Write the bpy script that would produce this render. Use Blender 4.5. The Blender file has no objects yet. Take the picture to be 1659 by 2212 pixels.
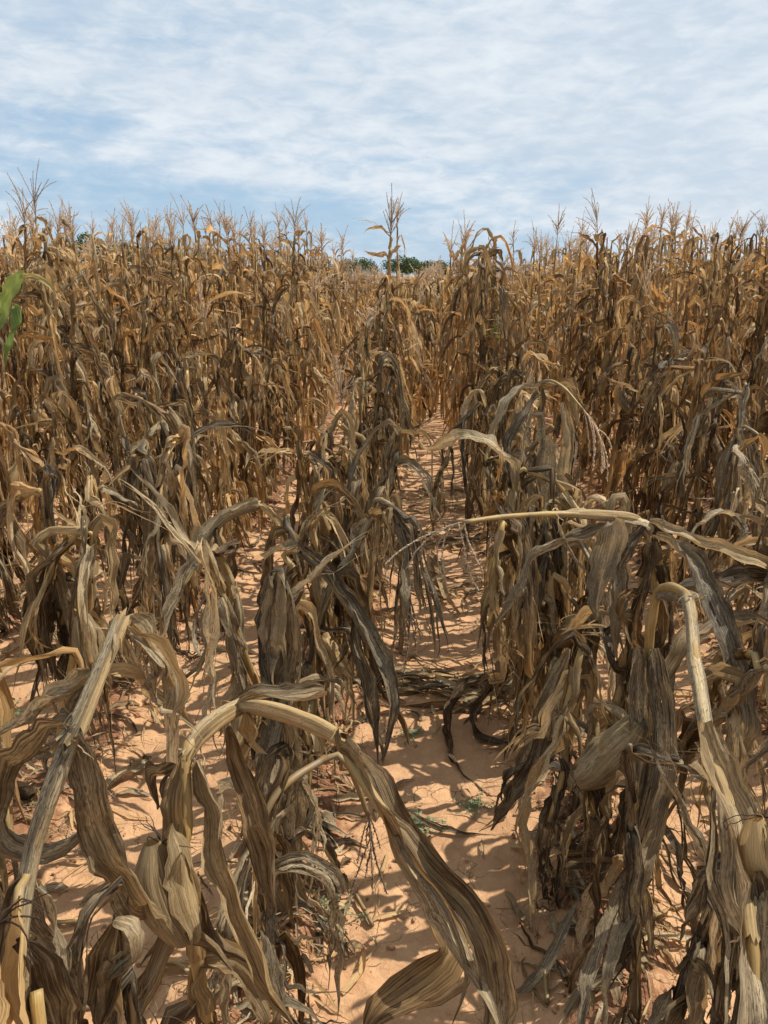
import bpy, math, random
import numpy as np
R = math.radians
SC = bpy.context.scene
rnd = random.Random(11)
# ------------------------------------------------------------------ camera, light, exposure
CAM_H, CAM_X, F_PX, HORIZON = 1.6, -0.07, 1609.0, 605.0       # F_PX in units of a 1659 x 2212 frame
PITCH = math.atan((1106 - HORIZON) / F_PX)
YAW = math.atan(0.0622 * math.cos(PITCH))
cam = bpy.data.objects.new('camera', bpy.data.cameras.new('camera'))
SC.collection.objects.link(cam); SC.camera = cam
cam.location = (CAM_X, 0, CAM_H)
cam.rotation_euler = (math.pi / 2 - PITCH, 0, YAW)
cam.data.sensor_fit = 'VERTICAL'; cam.data.sensor_height = 36
cam.data.lens = 36 * F_PX / 2212
cam.data.clip_start = 0.02; cam.data.clip_end = 3000
SUN_EL, SUN_AZ = R(54), R(68)                                   # azimuth clockwise from +Y
w = bpy.data.worlds.new('World'); SC.world = w; w.use_nodes = True
sun = bpy.data.objects.new('sun', bpy.data.lights.new('sun', 'SUN'))
SC.collection.objects.link(sun)
sun.data.energy = 5.0; sun.data.angle = R(0.55); sun.data.color = (1.0, 0.95, 0.86)
sun.rotation_euler = (math.pi / 2 - SUN_EL, 0, -SUN_AZ + math.pi)
sun.rotation_euler = (0, 0, 0)
from mathutils import Vector
sd = Vector((math.cos(SUN_EL) * math.sin(SUN_AZ), math.cos(SUN_EL) * math.cos(SUN_AZ), math.sin(SUN_EL)))
sun.rotation_euler = sd.to_track_quat('Z', 'Y').to_euler()
SC.view_settings.view_transform = 'Standard'; SC.view_settings.look = 'None'
SC.view_settings.gamma = 1; SC.view_settings.exposure = 0.36

class NT:
    """Small helper for node trees."""
    def __init__(s, tree): s.t = tree; tree.nodes.clear()
    def n(s, kind, ins=None, **props):
        nd = s.t.nodes.new(kind)
        for k, v in props.items(): setattr(nd, k, v)
        for k, v in (ins or {}).items():
            if isinstance(v, bpy.types.NodeSocket): s.t.links.new(v, nd.inputs[k])
            else: nd.inputs[k].default_value = v
        return nd
    def math(s, op, a, b=0.0, c=None, clamp=False):
        ins = {0: a, 1: b}
        if c is not None: ins[2] = c
        return s.n('ShaderNodeMath', ins, operation=op, use_clamp=clamp).outputs[0]
    def mix(s, f, a, b, blend='MIX'):
        nd = s.n('ShaderNodeMix', {0: f, 6: a, 7: b}, data_type='RGBA', blend_type=blend)
        return nd.outputs[2]
    def ramp(s, f, lo, hi, a=0.0, b=1.0, smooth=True):
        nd = s.n('ShaderNodeMapRange', {0: f, 1: lo, 2: hi, 3: a, 4: b}, interpolation_type='SMOOTHSTEP' if smooth else 'LINEAR')
        return nd.outputs[0]
    def noise(s, vec, scale, detail=3.0, rough=0.55, dist=0.0, out=0):
        return s.n('ShaderNodeTexNoise', {'Vector': vec, 'Scale': scale, 'Detail': detail, 'Roughness': rough, 'Distortion': dist}).outputs[out]
    def scale(s, vec, sc, loc=(0, 0, 0), rot=(0, 0, 0)):
        return s.n('ShaderNodeMapping', {'Vector': vec, 'Scale': sc, 'Location': loc, 'Rotation': rot}).outputs[0]

def build_world():
    g = NT(w.node_tree)
    d = g.n('ShaderNodeTexCoord').outputs['Generated']
    sep = g.n('ShaderNodeSeparateXYZ', {0: d}).outputs
    zc = g.math('MAXIMUM', sep[2], 0.0)
    den = g.math('ADD', zc, 0.06)
    px = g.math('DIVIDE', sep[0], den); py = g.math('DIVIDE', sep[1], den)
    p = g.n('ShaderNodeCombineXYZ', {0: px, 1: py, 2: 0.0}).outputs[0]
    az = g.math('ARCTAN2', sep[0], sep[1])
    el = g.math('ARCSINE', zc)
    # the high sheet of cloud: covers the upper sky, broken towards the horizon, denser to the right of the rows
    ae = g.n('ShaderNodeCombineXYZ', {0: az, 1: g.math('MULTIPLY', el, 2.6), 2: 0.0}).outputs[0]
    broad = g.noise(g.scale(ae, (2.6, 3.4, 1), (3.7, 1.2, 0), (0, 0, 0.12)), 1.0, 4.0, 0.55, 0.4)
    wisp = g.noise(g.scale(ae, (4.5, 11.0, 1), (0.4, 6.3, 0), (0, 0, 0.16)), 1.0, 7.0, 0.60, 0.8)
    curd = g.noise(g.scale(ae, (19, 22, 1), (1.3, 0, 0), (0, 0, 0.45)), 1.0, 6.0, 0.60, 0.3)
    line = g.math('SUBTRACT', el, g.math('MULTIPLY', g.math('ADD', az, 0.3), -0.10))
    high = g.ramp(line, 0.135, 0.205)
    right = g.ramp(az, -0.02, 0.36)
    low = g.math('MULTIPLY', g.ramp(line, 0.105, 0.135), g.ramp(line, 0.165, 0.14))
    cov = g.math('ADD', g.math('MULTIPLY', high, 0.62), g.math('MULTIPLY', right, 0.55))
    cov = g.math('ADD', cov, g.math('MULTIPLY', low, 0.30))
    cov = g.math('ADD', cov, g.math('MULTIPLY', g.math('SUBTRACT', broad, 0.5), 1.3))
    cov = g.math('ADD', cov, g.math('MULTIPLY', g.math('SUBTRACT', wisp, 0.5), 0.95))
    cov = g.math('ADD', cov, g.math('MULTIPLY', g.math('SUBTRACT', curd, 0.5), 1.0))
    mask = g.ramp(cov, -0.30, 0.62)
    mask = g.math('MULTIPLY', mask, 0.93)
    tone = g.ramp(g.math('ADD', g.math('MULTIPLY', curd, 0.6), g.math('MULTIPLY', broad, 0.5)), 0.40, 0.72)
    cc = g.mix(tone, (0.48, 0.555, 0.635, 1), (0.65, 0.69, 0.73, 1))
    sky = g.n('ShaderNodeTexSky', sky_type='NISHITA', sun_disc=False, sun_elevation=SUN_EL, sun_rotation=SUN_AZ,
              air_density=1.0, dust_density=0.9, ozone_density=1.5, altitude=200).outputs[0]
    blue = g.n('ShaderNodeVectorMath', {0: sky, 3: 0.07}, operation='SCALE').outputs[0]
    veil = g.mix(g.ramp(el, 0.0, 0.16, 0.78, 0.72), blue, (0.34, 0.50, 0.67, 1))
    final = g.mix(mask, veil, cc)
    fin10 = g.n('ShaderNodeVectorMath', {0: final, 3: 10.0}, operation='SCALE').outputs[0]
    bg = g.n('ShaderNodeBackground', {0: fin10, 1: 0.1})
    out = g.n('ShaderNodeOutputWorld')
    g.t.links.new(bg.outputs[0], out.inputs[0])
build_world()

# ------------------------------------------------------------------ geometry helpers
def vnoise2(x, y, seed=0):
    x = np.asarray(x, float); y = np.asarray(y, float)
    xi = np.floor(x).astype(np.int64); yi = np.floor(y).astype(np.int64)
    fx = x - xi; fy = y - yi
    fx = fx * fx * (3 - 2 * fx); fy = fy * fy * (3 - 2 * fy)
    def h(a, b):
        n = (a * 374761393 + b * 668265263 + seed * 974711) & 0x7fffffff
        n = ((n ^ (n >> 13)) * 1274126177) & 0x7fffffff
        n = n ^ (n >> 16)
        return (n & 0xffff) / 65535.0
    a = h(xi, yi); b = h(xi + 1, yi); c = h(xi, yi + 1); d = h(xi + 1, yi + 1)
    return (a * (1 - fx) + b * fx) * (1 - fy) + (c * (1 - fx) + d * fx) * fy

ROW = 0.85
def ground_z(x, y):
    x = np.asarray(x, float); y = np.asarray(y, float)
    u = np.abs(((x + 0.5 * ROW) / ROW + 0.5) % 1.0 - 0.5) * ROW      # distance from the nearest row line... rows at +-0.425
    u = np.abs((x / ROW) % 1.0 - 0.5) * ROW
    wob = (vnoise2(x * 2.1, y * 1.7, 3) - 0.5) * 0.05
    ridge = 0.055 * np.exp(-((u + wob) / 0.15) ** 2)
    z = ridge + 0.035 * (vnoise2(x * 1.3, y * 0.9, 5) - 0.5)
    near = 1.0 / (1.0 + (np.abs(y) / 12.0) ** 2)
    rough = np.exp(-(u / 0.2) ** 2) + 0.15
    z = z + near * (0.03 * rough * (vnoise2(x * 11, y * 11, 8) - 0.5) + 0.022 * rough * (vnoise2(x * 27, y * 27, 9) - 0.5)
                    + 0.012 * rough * (vnoise2(x * 60, y * 60, 10) - 0.5) + 0.006 * (vnoise2(x * 30, y * 22, 12) - 0.5) + 0.014 * (vnoise2(x * 7, y * 6, 13) - 0.5) + 0.0035 * (vnoise2(x * 75, y * 75, 14) - 0.5))
    return z
def gz(x, y): return float(ground_z(x, y))

def nrm(v): return v / (math.sqrt(float(v @ v)) + 1e-12)
def catmull(pts, step=0.025):
    P = np.asarray(pts, float)
    if len(P) < 3:
        n = max(2, int(np.linalg.norm(P[1] - P[0]) / step) + 1)
        return P[0] + (P[1] - P[0]) * np.linspace(0, 1, n)[:, None]
    Q = np.vstack([2 * P[0] - P[1], P, 2 * P[-1] - P[-2]])
    out = []
    for i in range(1, len(Q) - 2):
        n = max(2, int(np.linalg.norm(Q[i + 1] - Q[i]) / step))
        t = np.linspace(0, 1, n, endpoint=False)[:, None]
        a, b, c, d = Q[i - 1], Q[i], Q[i + 1], Q[i + 2]
        out.append(0.5 * (2 * b + (c - a) * t + (2 * a - 5 * b + 4 * c - d) * t * t + (3 * b - a - 3 * c + d) * t ** 3))
    out.append(Q[-2][None]); return np.vstack(out)
def arclen(P):
    return np.concatenate([[0], np.cumsum(np.linalg.norm(np.diff(P, axis=0), axis=1))])
def resample(P, n):
    s = arclen(P); t = np.linspace(0, s[-1], n)
    return np.stack([np.interp(t, s, P[:, k]) for k in range(3)], 1)
def tangents(P):
    T = np.gradient(P, axis=0); return T / (np.linalg.norm(T, axis=1)[:, None] + 1e-12)
def frames(P, n0, twist=None):
    """Parallel transported normals; N0 is the wanted first normal."""
    T = tangents(P); n = n0 - T[0] * (n0 @ T[0])
    if n @ n < 1e-8: n = np.cross(T[0], np.array((0.3, 0.9, 0.1)))
    n = nrm(n); N = np.empty_like(P); N[0] = n
    for i in range(1, len(P)):
        n = n - T[i] * (n @ T[i]); n = nrm(n); N[i] = n
    B = np.cross(T, N)
    if twist is not None:
        c = np.cos(twist)[:, None]; s = np.sin(twist)[:, None]
        N, B = N * c + B * s, B * c - N * s
    return T, N, B

class Geo:
    """Accumulates quads with a metric UV, a tint (orange, grey, light, green) and a material slot."""
    def __init__(s): s.V = []; s.F = []; s.UV = []; s.T = []; s.M = []; s.n = 0
    def add(s, V, F, UV, T, m=0):
        s.V.append(V); s.F.append(F + s.n); s.UV.append(UV); s.T.append(T)
        s.M.append(np.full(len(F), m, np.int32)); s.n += len(V)
    def grid(s, P, UV, T, m=0, closed=False):
        a, b = P.shape[:2]
        i = np.arange(a * b).reshape(a, b)
        if closed: i = np.concatenate([i, i[:, :1]], 1)
        F = np.stack([i[:-1, :-1], i[:-1, 1:], i[1:, 1:], i[1:, :-1]], -1).reshape(-1, 4)
        s.add(P.reshape(-1, 3), F, UV.reshape(-1, 2), T.reshape(-1, 4), m)
    def arrays(s):
        return (np.concatenate(s.V), np.concatenate(s.F), np.concatenate(s.UV), np.concatenate(s.T), np.concatenate(s.M))
COL = SC.collection
def mesh_from(name, arr, mats, parent=None, off=(0, 0, 0), smooth=True):
    V, F, UV, T, M = arr
    me = bpy.data.meshes.new(name)
    me.vertices.add(len(V)); me.vertices.foreach_set('co', (V - np.asarray(off)).astype(np.float32).ravel())
    me.loops.add(F.size); me.loops.foreach_set('vertex_index', F.astype(np.int32).ravel())
    me.polygons.add(len(F)); me.polygons.foreach_set('loop_start', np.arange(0, F.size, 4, dtype=np.int32))
    me.polygons.foreach_set('material_index', M)
    me.polygons.foreach_set('use_smooth', np.full(len(F), smooth))
    uv = me.uv_layers.new(name='UVMap'); uv.data.foreach_set('uv', UV[F.ravel()].astype(np.float32).ravel())
    at = me.attributes.new('tint', 'FLOAT_COLOR', 'POINT'); at.data.foreach_set('color', T.astype(np.float32).ravel())
    me.update()
    for m in mats: me.materials.append(m)
    o = bpy.data.objects.new(name, me); COL.objects.link(o)
    if parent is not None: o.parent = parent
    return o
def tag(o, label=None, cat=None, group=None, kind=None):
    for k, v in (('label', label), ('category', cat), ('group', group), ('kind', kind)):
        if v: o[k] = v
    return o
def empty(name, loc):
    o = bpy.data.objects.new(name, None); COL.objects.link(o); o.location = loc; o.empty_display_size = 0.1; return o

def ribbon(g, P, W, curl, n0, rg, twist=None, M=6, tint=(0.3, 0.3, 0.5, 0), ruffle=0.004, s0=-1.0, s1=1.0, drift=None, m=0, notch=0.22):
    """A leaf blade: cross-section an arc of angle CURL opening towards the normal, edges ruffled and nicked."""
    n = len(P); L = arclen(P)
    T, N, B = frames(P, n0, twist)
    if drift is not None: P = P + drift
    s = np.linspace(s0, s1, M + 1)
    ph = rg.random(8) * 6.28
    wl = 1 + notch * (np.sin(L * 41 + ph[0]) * 0.5 + np.sin(L * 97 + ph[1]) * 0.3 + 0.9 * (rg.random(n) - 0.5))
    wr = 1 + notch * (np.sin(L * 37 + ph[2]) * 0.5 + np.sin(L * 89 + ph[3]) * 0.3 + 0.9 * (rg.random(n) - 0.5))
    side = np.where(s[None] < 0, wl[:, None], wr[:, None])
    ee = np.abs(s[None]); side = 1 + (side - 1) * ee
    th = np.maximum(curl, 0.05)[:, None]
    Rr = (W[:, None]) / th
    a = s[None] * side * th * 0.5
    x = Rr * np.sin(a); z = Rr * (1 - np.cos(a)) * (1.0 + 0.25 * np.sin(L * 13 + ph[4])[:, None] * (s[None] > 0))
    kf = rg.uniform(5, 11); pl = rg.uniform(0.0014, 0.0042)
    pleat = pl * np.sin(s[None] * kf + ph[6] + 1.4 * np.sin(L[:, None] * 11 + ph[0])) * (0.6 + 0.6 * np.sin(L[:, None] * 23 + ph[3]))
    cr = 0.0075 * np.sin(L * 44 + ph[1]) * np.sin(L * 17 + ph[4]) * (1 if n > 14 else 0)
    wave = ruffle * (np.sin(L[:, None] * 55 + ph[5] + s[None] * 2.2) * ee ** 1.5 + 0.8 * np.sin(L[:, None] * 118 + ph[6] - s[None] * 3) * ee ** 2
                     + 0.7 * np.sin(L[:, None] * 29 + ph[7] + s[None] * 4))
    fold = 0.0022 * np.sin(s[None] * 9 + ph[6] + L[:, None] * 3) * (W[:, None] / 0.06)
    z = z + (wave + fold + pleat + cr[:, None]) * np.minimum(1, W / 0.035)[:, None] + 0.0016 * (rg.random((n, M + 1)) - 0.5)
    z = z + rg.uniform(0.05, 0.4) * np.abs(x) + 0.0012 * (np.abs(s)[None] < 0.13)
    Q = P[:, None] + B[:, None] * x[..., None] + N[:, None] * z[..., None]
    o = rg.random(2) * 7
    UV = np.empty((n, M + 1, 2)); UV[..., 0] = o[0] + s[None] * 0.5 * W.max(); UV[..., 1] = o[1] + L[:, None]
    tt = np.empty((n, M + 1, 4)); tt[:] = tint
    tt[..., 2] += 0.16 * (np.abs(s)[None] < 0.12) - 0.05 * ee + 0.10 * (np.sin(L * 7 + ph[0])[:, None])
    tt[..., 0] += 0.12 * np.sin(L * 5 + ph[1])[:, None] + 0.15 * ee
    tt[..., 1] += 0.18 * np.sin(L * 9 + ph[2])[:, None]
    g.grid(Q, UV, np.clip(tt, (0, 0, 0.16, 0), 1.2), m)

def tube(g, P, rad, K=8, tint=(0.2, 0.2, 0.6, 0), m=0, n0=(1, 0.2, 0.1), flat=1.0, cap=False):
    if cap:
        e0 = (P[1] - P[0]) * 0.05; e1 = (P[-1] - P[-2]) * 0.05
        P = np.vstack([P[0] - e0, P, P[-1] + e1]); rad = np.concatenate([[rad[0] * 0.02], rad, [rad[-1] * 0.02]])
    T, N, B = frames(P, np.asarray(n0, float)); L = arclen(P)
    a = np.linspace(0, 2 * np.pi, K, endpoint=False)
    Q = P[:, None] + (N[:, None] * np.cos(a)[None, :, None] * flat + B[:, None] * np.sin(a)[None, :, None]) * rad[:, None, None]
    UV = np.empty((len(P), K, 2)); UV[..., 0] = a[None] * 0.012 + 0.013 * len(P); UV[..., 1] = L[:, None] + P[0, 0] * 3
    tt = np.empty((len(P), K, 4)); tt[:] = tint
    if cap: tt[[0, 1, -2, -1], :, 2] -= 0.25
    g.grid(Q, UV, tt, m, closed=True)
    return Q

LEAF, STALK, TASSEL = 0, 1, 2
UP = np.array((0, 0, 1.0))
def leaf_path(P, T, o, L, elev, droop, rg, n=26, kink=None, az=None, R0=0.013, sheath=0.12, wob=1.0, ground=None):
    """Sheath along T from node P on side o, then a blade that leaves at ELEV above the side and falls under DROOP."""
    pts = []
    ns = max(2, int(n * 0.22))
    for i in range(ns): pts.append(P + T * sheath * i / ns + o * R0)
    p = P + T * sheath + o * R0 * 1.1
    d = nrm(T * math.sin(elev) + o * math.cos(elev))
    nb = n - ns; ds = L / nb
    side = nrm(np.cross(d, UP) + 1e-4)
    f = np.zeros(3); curlrate = (rg.random() - 0.4) * 5 * wob
    for i in range(nb):
        pts.append(p.copy())
        t = i / nb
        g = droop * (1.0 + 1.2 * t) * ds
        f = 0.75 * f + 0.25 * rg.normal(size=3) * 3.2 * wob
        d = d + np.array((0, 0, -1.0)) * g * (0.35 + max(0.0, 1 + d[2]) * 0.65) + f * ds
        if kink is not None and i == int(kink * nb):
            d = nrm(d); d = d * 0.15 + np.array((o[0] * 0.25, o[1] * 0.25, -1.0))
        if rg.random() < 0.09 * wob: d = nrm(d) + rg.normal(size=3) * 0.45
        if t > 0.7: d = d + side * 0 + o * curlrate * ds * (t - 0.7) * 3
        d = nrm(d)
        q = p + d * ds
        gg = ground(q[0], q[1]) if ground else 0.0
        if q[2] < gg + 0.008:
            q[2] = gg + 0.008 + 0.01 * rg.random(); d = np.array((d[0], d[1], 0.12 * rg.random()))
            if d @ d < 0.05: d = o + rg.normal(size=3) * 0.4; d[2] = 0.05
            d = nrm(d + rg.normal(size=3) * (0.25, 0.25, 0.05))
        # keep off the stalk axis line through P
        v = q - P; v = v - T * (v @ T); dist = math.sqrt(v @ v)
        if dist < R0 * 1.25: q = q + o * (R0 * 1.25 - dist)
        p = q
    pts.append(p)
    return np.array(pts), ns
def leaf_geo(g, path, ns, o, W, curl0, rg, M=6, tint=(0.3, 0.3, 0.5, 0), strips=1, twist=1.5, wrap=0.072, m=LEAF):
    n = len(path); t = (np.arange(n) - ns) / max(1, n - 1 - ns)
    tb = np.clip(t, 0, 1)
    prof = np.clip(np.sin(np.pi * (0.22 + 0.78 * tb)) ** 0.75, 0, 1) * (1 - tb ** 6)
    Wd = np.where(t < 0, wrap, wrap * (1 - np.clip(tb / 0.12, 0, 1)) + (W * prof + 0.002) * np.clip(tb / 0.12, 0, 1))
    cb = curl0 * (1 + 0.5 * np.sin(tb * rg.uniform(2, 7) + rg.random() * 6))
    k = np.clip(tb / 0.1, 0, 1)
    curl = np.where(t < 0, 5.3, 5.3 * (1 - k) + cb * k)
    tw = np.where(t < 0, 0, twist * tb * (0.6 + 0.6 * np.sin(tb * 5 + rg.random() * 6)))
    if strips <= 1:
        ribbon(g, path, Wd, curl, -o, rg, tw, M, tint, m=m)
    else:
        cuts = np.concatenate([[-1], np.sort(rg.uniform(-0.7, 0.7, strips - 1)), [1]])
        start = rg.uniform(0.15, 0.5)
        for a, b in zip(cuts[:-1], cuts[1:]):
            if b - a < 0.08: continue
            amt = (np.clip(tb - start, 0, 1) / (1 - start)) ** 1.5
            D = amt[:, None] * rg.normal(size=3)[None] * 0.035 + (amt * np.sin(tb * 9 + rg.random() * 6))[:, None] * rg.normal(size=3)[None] * 0.012
            ribbon(g, path, Wd, curl, -o, rg, tw, max(2, int(M * (b - a) / 2) + 1), tint, s0=a, s1=b, drift=D, m=m, notch=0.22, ruffle=0.003)
    if M >= 9 and rg.random() < 0.6:                             # loose fibres torn off the blade
        for k in range(int(rg.integers(2, 5))):
            c = rg.uniform(-0.9, 0.9); st = rg.uniform(0.1, 0.6); amt = (np.clip(tb - st, 0, 1) / (1 - st)) ** 1.2
            i0 = int(np.argmax(tb > st * 0.8)); 
            if n - i0 < 5: continue
            D = amt[:, None] * rg.normal(size=3)[None] * 0.075 + (amt * np.sin(tb * 14 + rg.random() * 6))[:, None] * rg.normal(size=3)[None] * 0.02
            ribbon(g, path[i0:], Wd[i0:], np.maximum(curl[i0:] * 0.5, 0.3), -o, rg, tw[i0:], 2, (tint[0], tint[1], tint[2] + rg.uniform(-.1, .35), tint[3]), s0=c, s1=c + 0.09, drift=D[i0:] , m=m, notch=0.3, ruffle=0.002)

def tassel_geo(g, P, d, size, rg, nb=9, fine=2, droop=0.6, tint=(0.35, 0.35, 0.45, 0), thick=1.0):
    """Central spike with side branches, all set with small spikelets."""
    d = nrm(d)
    def branch(p, d, L, dr, r):
        n = max(4, int(L / (0.02 if fine == 2 else 0.05))); ds = L / n; pts = [p]
        dd = d.copy(); f = rg.normal(size=3) * 1.1
        for i in range(n):
            dd = nrm(dd + np.array((0, 0, -1.0)) * dr * ds * (1 + 2 * i / n) + f * ds); pts.append(pts[-1] + dd * ds)
        pts = np.array(pts); rad = np.linspace(r, r * 0.45, len(pts)) * thick
        tube(g, pts, rad, 4 if fine == 2 else 3, tint, m=TASSEL)
        T, N, B = frames(pts, np.array((0.3, 0.5, 0.2)))
        S = arclen(pts); step = 0.0042 if fine == 2 else (0.010 if fine == 1 else 0.03)
        ss = np.arange(0.02, L, step); k = len(ss)
        if k == 0: return
        idx = np.clip(np.searchsorted(S, ss), 0, len(pts) - 1)
        c = np.stack([np.interp(ss, S, pts[:, j]) for j in range(3)], 1)
        a = rg.random(k) * 6.28
        o = N[idx] * np.cos(a)[:, None] + B[idx] * np.sin(a)[:, None]; q = np.cross(T[idx], o)
        ln = (0.010 if fine == 2 else 0.014 if fine == 1 else 0.03) * rg.uniform(0.7, 1.2, k)[:, None] * (0.6 + 0.4 * thick)
        wd = ln * (0.26 if fine == 2 else 0.34)
        ax = T[idx] * 0.85 + o * 0.5
        b0 = c; tip = c + ax * ln; mid = c + ax * ln * 0.45
        V = np.stack([b0, mid + q * wd, tip, mid - q * wd], 1).reshape(-1, 3)
        F = np.arange(4 * k).reshape(k, 4)
        t4 = np.tile(np.asarray(tint, float), (4 * k, 1)); t4[:, 2] += rg.uniform(-0.12, 0.15, 4 * k)
        g.add(V, F, np.tile(c[:, :2], (1, 4)).reshape(-1, 2), t4, TASSEL)
    branch(P, d, size, droop * 0.35, 0.0028)
    for i in range(nb):
        a = rg.random() * 6.28; e = rg.uniform(0.9, 1.42)
        s = nrm(np.cross(d, np.array((math.cos(a), math.sin(a), 0.31))))
        branch(P + d * size * rg.uniform(0.0, 0.36), nrm(d * math.sin(e) + s * math.cos(e)), size * rg.uniform(0.28, 0.62), droop * rg.uniform(0.3, 1.6) * 1.8, 0.0019)

def ear_geo(P, d, L, Wd, rg, tint):
    """Husked ear: overlapping ribbed husks drawn in to a ragged tip. Returns (body, husk leaves, silk)."""
    d = nrm(d); s = nrm(np.cross(d, np.array((0.2, 0.3, 0.9))) + 1e-4); b = np.cross(d, s)
    g = Geo(); n, K = 18, 22
    t = np.linspace(0, 1, n); a = np.linspace(0, 2 * np.pi, K, endpoint=False)
    r = Wd * 0.5 * np.clip(np.sin(np.pi * (0.14 + 0.80 * t ** 1.05)), 0.02, 1) ** 0.62
    ph = rg.random(3) * 6
    rr = r[:, None] * (1 + 0.05 * np.sin(a * 7 + ph[0])[None] + 0.035 * np.sin(a * 13 + ph[1])[None] + 0.06 * (((a[None] * 3 / 6.283 + t[:, None] * 0.35 + ph[2]) % 1) ** 3))
    C = P + d * L * t[:, None] + b * (0.02 * np.sin(t * 2.5))[:, None]
    Q = C[:, None] + (s * np.cos(a)[:, None] + b * np.sin(a)[:, None])[None] * rr[..., None]
    UV = np.empty((n, K, 2)); UV[..., 0] = a[None] * Wd * 0.5 + ph[0]; UV[..., 1] = (t * L)[:, None] + ph[1]
    tt = np.empty((n, K, 4)); tt[:] = tint; tt[..., 2] += 0.1 * np.sin(a * 3 + ph[1])[None]
    g.grid(Q, UV, tt, LEAF, closed=True)
    husks = []
    for k in range(4):
        h = Geo(); aa = rg.random() * 6.28; o = s * math.cos(aa) + b * math.sin(aa)
        nn = 16; u = np.linspace(0, 1, nn); Lh = L * rg.uniform(0.85, 1.15)
        flare = rg.uniform(0.0, 0.014)
        path = P + d * (Lh * u)[:, None] + o * (np.interp(u * Lh / L, t, r) + 0.003 + flare * np.clip(u - 0.75, 0, 1) * 4)[:, None]
        Wh = Wd * 0.9 * np.sin(np.pi * (0.06 + 0.94 * u)) ** 0.6 + 0.001
        ribbon(h, path, Wh, np.full(nn, 1.7), -o, rg, None, 6, (tint[0], tint[1], tint[2] + rg.uniform(-0.1, 0.15), tint[3]), ruffle=0.0015)
        husks.append(h)
    sk = Geo()
    for k in range(7):
        p = P + d * L * 0.97; dd = nrm(d + rg.normal(size=3) * 0.5); pts = [p]
        for i in range(6): dd = nrm(dd + np.array((0, 0, -0.35)) + rg.normal(size=3) * 0.25); pts.append(pts[-1] + dd * 0.009)
        tube(sk, np.array(pts), np.linspace(0.0012, 0.0004, 7), 3, (0.1, 0.1, 0.03, 0), m=TASSEL)
    return g, husks, sk

# ------------------------------------------------------------------ materials
def new_mat(name):
    m = bpy.data.materials.new(name); m.use_nodes = True; return m, NT(m.node_tree)
def leaf_material():
    m, g = new_mat('dry leaf')
    uv = g.n('ShaderNodeUVMap', uv_map='UVMap').outputs[0]
    at = g.n('ShaderNodeAttribute', attribute_name='tint')
    sp = g.n('ShaderNodeSeparateColor', {0: at.outputs['Color']}).outputs
    org, gry, lit, grn = sp[0], sp[1], sp[2], at.outputs['Alpha']
    streak = g.noise(g.scale(uv, (390, 8, 1)), 1.0, 5.0, 0.68)
    vein = g.noise(g.scale(uv, (1300, 9, 1)), 1.0, 2.0, 0.6)
    blot = g.noise(g.scale(uv, (38, 17, 1)), 1.0, 4.0, 0.65, 0.6)
    speck = g.noise(g.scale(uv, (520, 95, 1)), 1.0, 4.0, 0.7, 0.5)
    v = g.math('ADD', g.math('MULTIPLY', streak, 1.25), g.math('MULTIPLY', g.math('SUBTRACT', lit, 0.08), 0.92))
    v = g.math('ADD', v, g.math('MULTIPLY', blot, 0.55))
    v = g.ramp(v, 0.94, 1.66, smooth=False)
    c = g.mix(v, (0.062, 0.031, 0.011, 1), (0.72, 0.505, 0.235, 1))
    rust = g.mix(v, (0.10, 0.044, 0.013, 1), (0.60, 0.335, 0.115, 1))
    c = g.mix(g.math('MULTIPLY', g.ramp(g.math('ADD', org, g.math('MULTIPLY', g.math('SUBTRACT', blot, 0.5), 1.0)), 0.25, 0.95), 0.95), c, rust)
    grey = g.mix(v, (0.045, 0.032, 0.019, 1), (0.72, 0.59, 0.38, 1))
    c = g.mix(g.math('MULTIPLY', g.ramp(g.math('ADD', gry, g.math('MULTIPLY', g.math('SUBTRACT', streak, 0.5), 0.9)), 0.2, 0.95), 0.9), c, grey)
    mould = g.math('MULTIPLY', g.ramp(speck, 0.47, 0.60), g.ramp(g.math('ADD', g.math('MULTIPLY', blot, 0.8), g.math('MULTIPLY', gry, 0.35)), 0.42, 0.82))
    c = g.mix(g.math('MULTIPLY', mould, 0.82), c, (0.022, 0.017, 0.012, 1))
    c = g.mix(g.math('MULTIPLY', g.ramp(vein, 0.50, 0.70), 0.5), c, (0.06, 0.036, 0.016, 1))
    grc = g.mix(v, (0.09, 0.17, 0.03, 1), (0.34, 0.42, 0.12, 1))
    c = g.mix(grn, c, grc)
    hgt = g.math('ADD', g.math('MULTIPLY', streak, 0.6), g.math('MULTIPLY', vein, 0.4))
    bmp = g.n('ShaderNodeBump', {'Strength': 0.9, 'Distance': 0.0038, 'Height': hgt}).outputs[0]
    b = g.n('ShaderNodeBsdfPrincipled', {'Base Color': c, 'Roughness': 0.58, 'Specular IOR Level': 0.32, 'Normal': bmp})
    tc = g.mix(0.35, c, g.mix(1.0, c, (1.0, 0.62, 0.26, 1), 'MULTIPLY'))
    tr = g.n('ShaderNodeBsdfTranslucent', {'Color': tc, 'Normal': bmp})
    ms = g.n('ShaderNodeMixShader', {0: 0.36, 1: b.outputs[0], 2: tr.outputs[0]})
    g.n('ShaderNodeOutputMaterial', {0: ms.outputs[0]})
    return m
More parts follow.
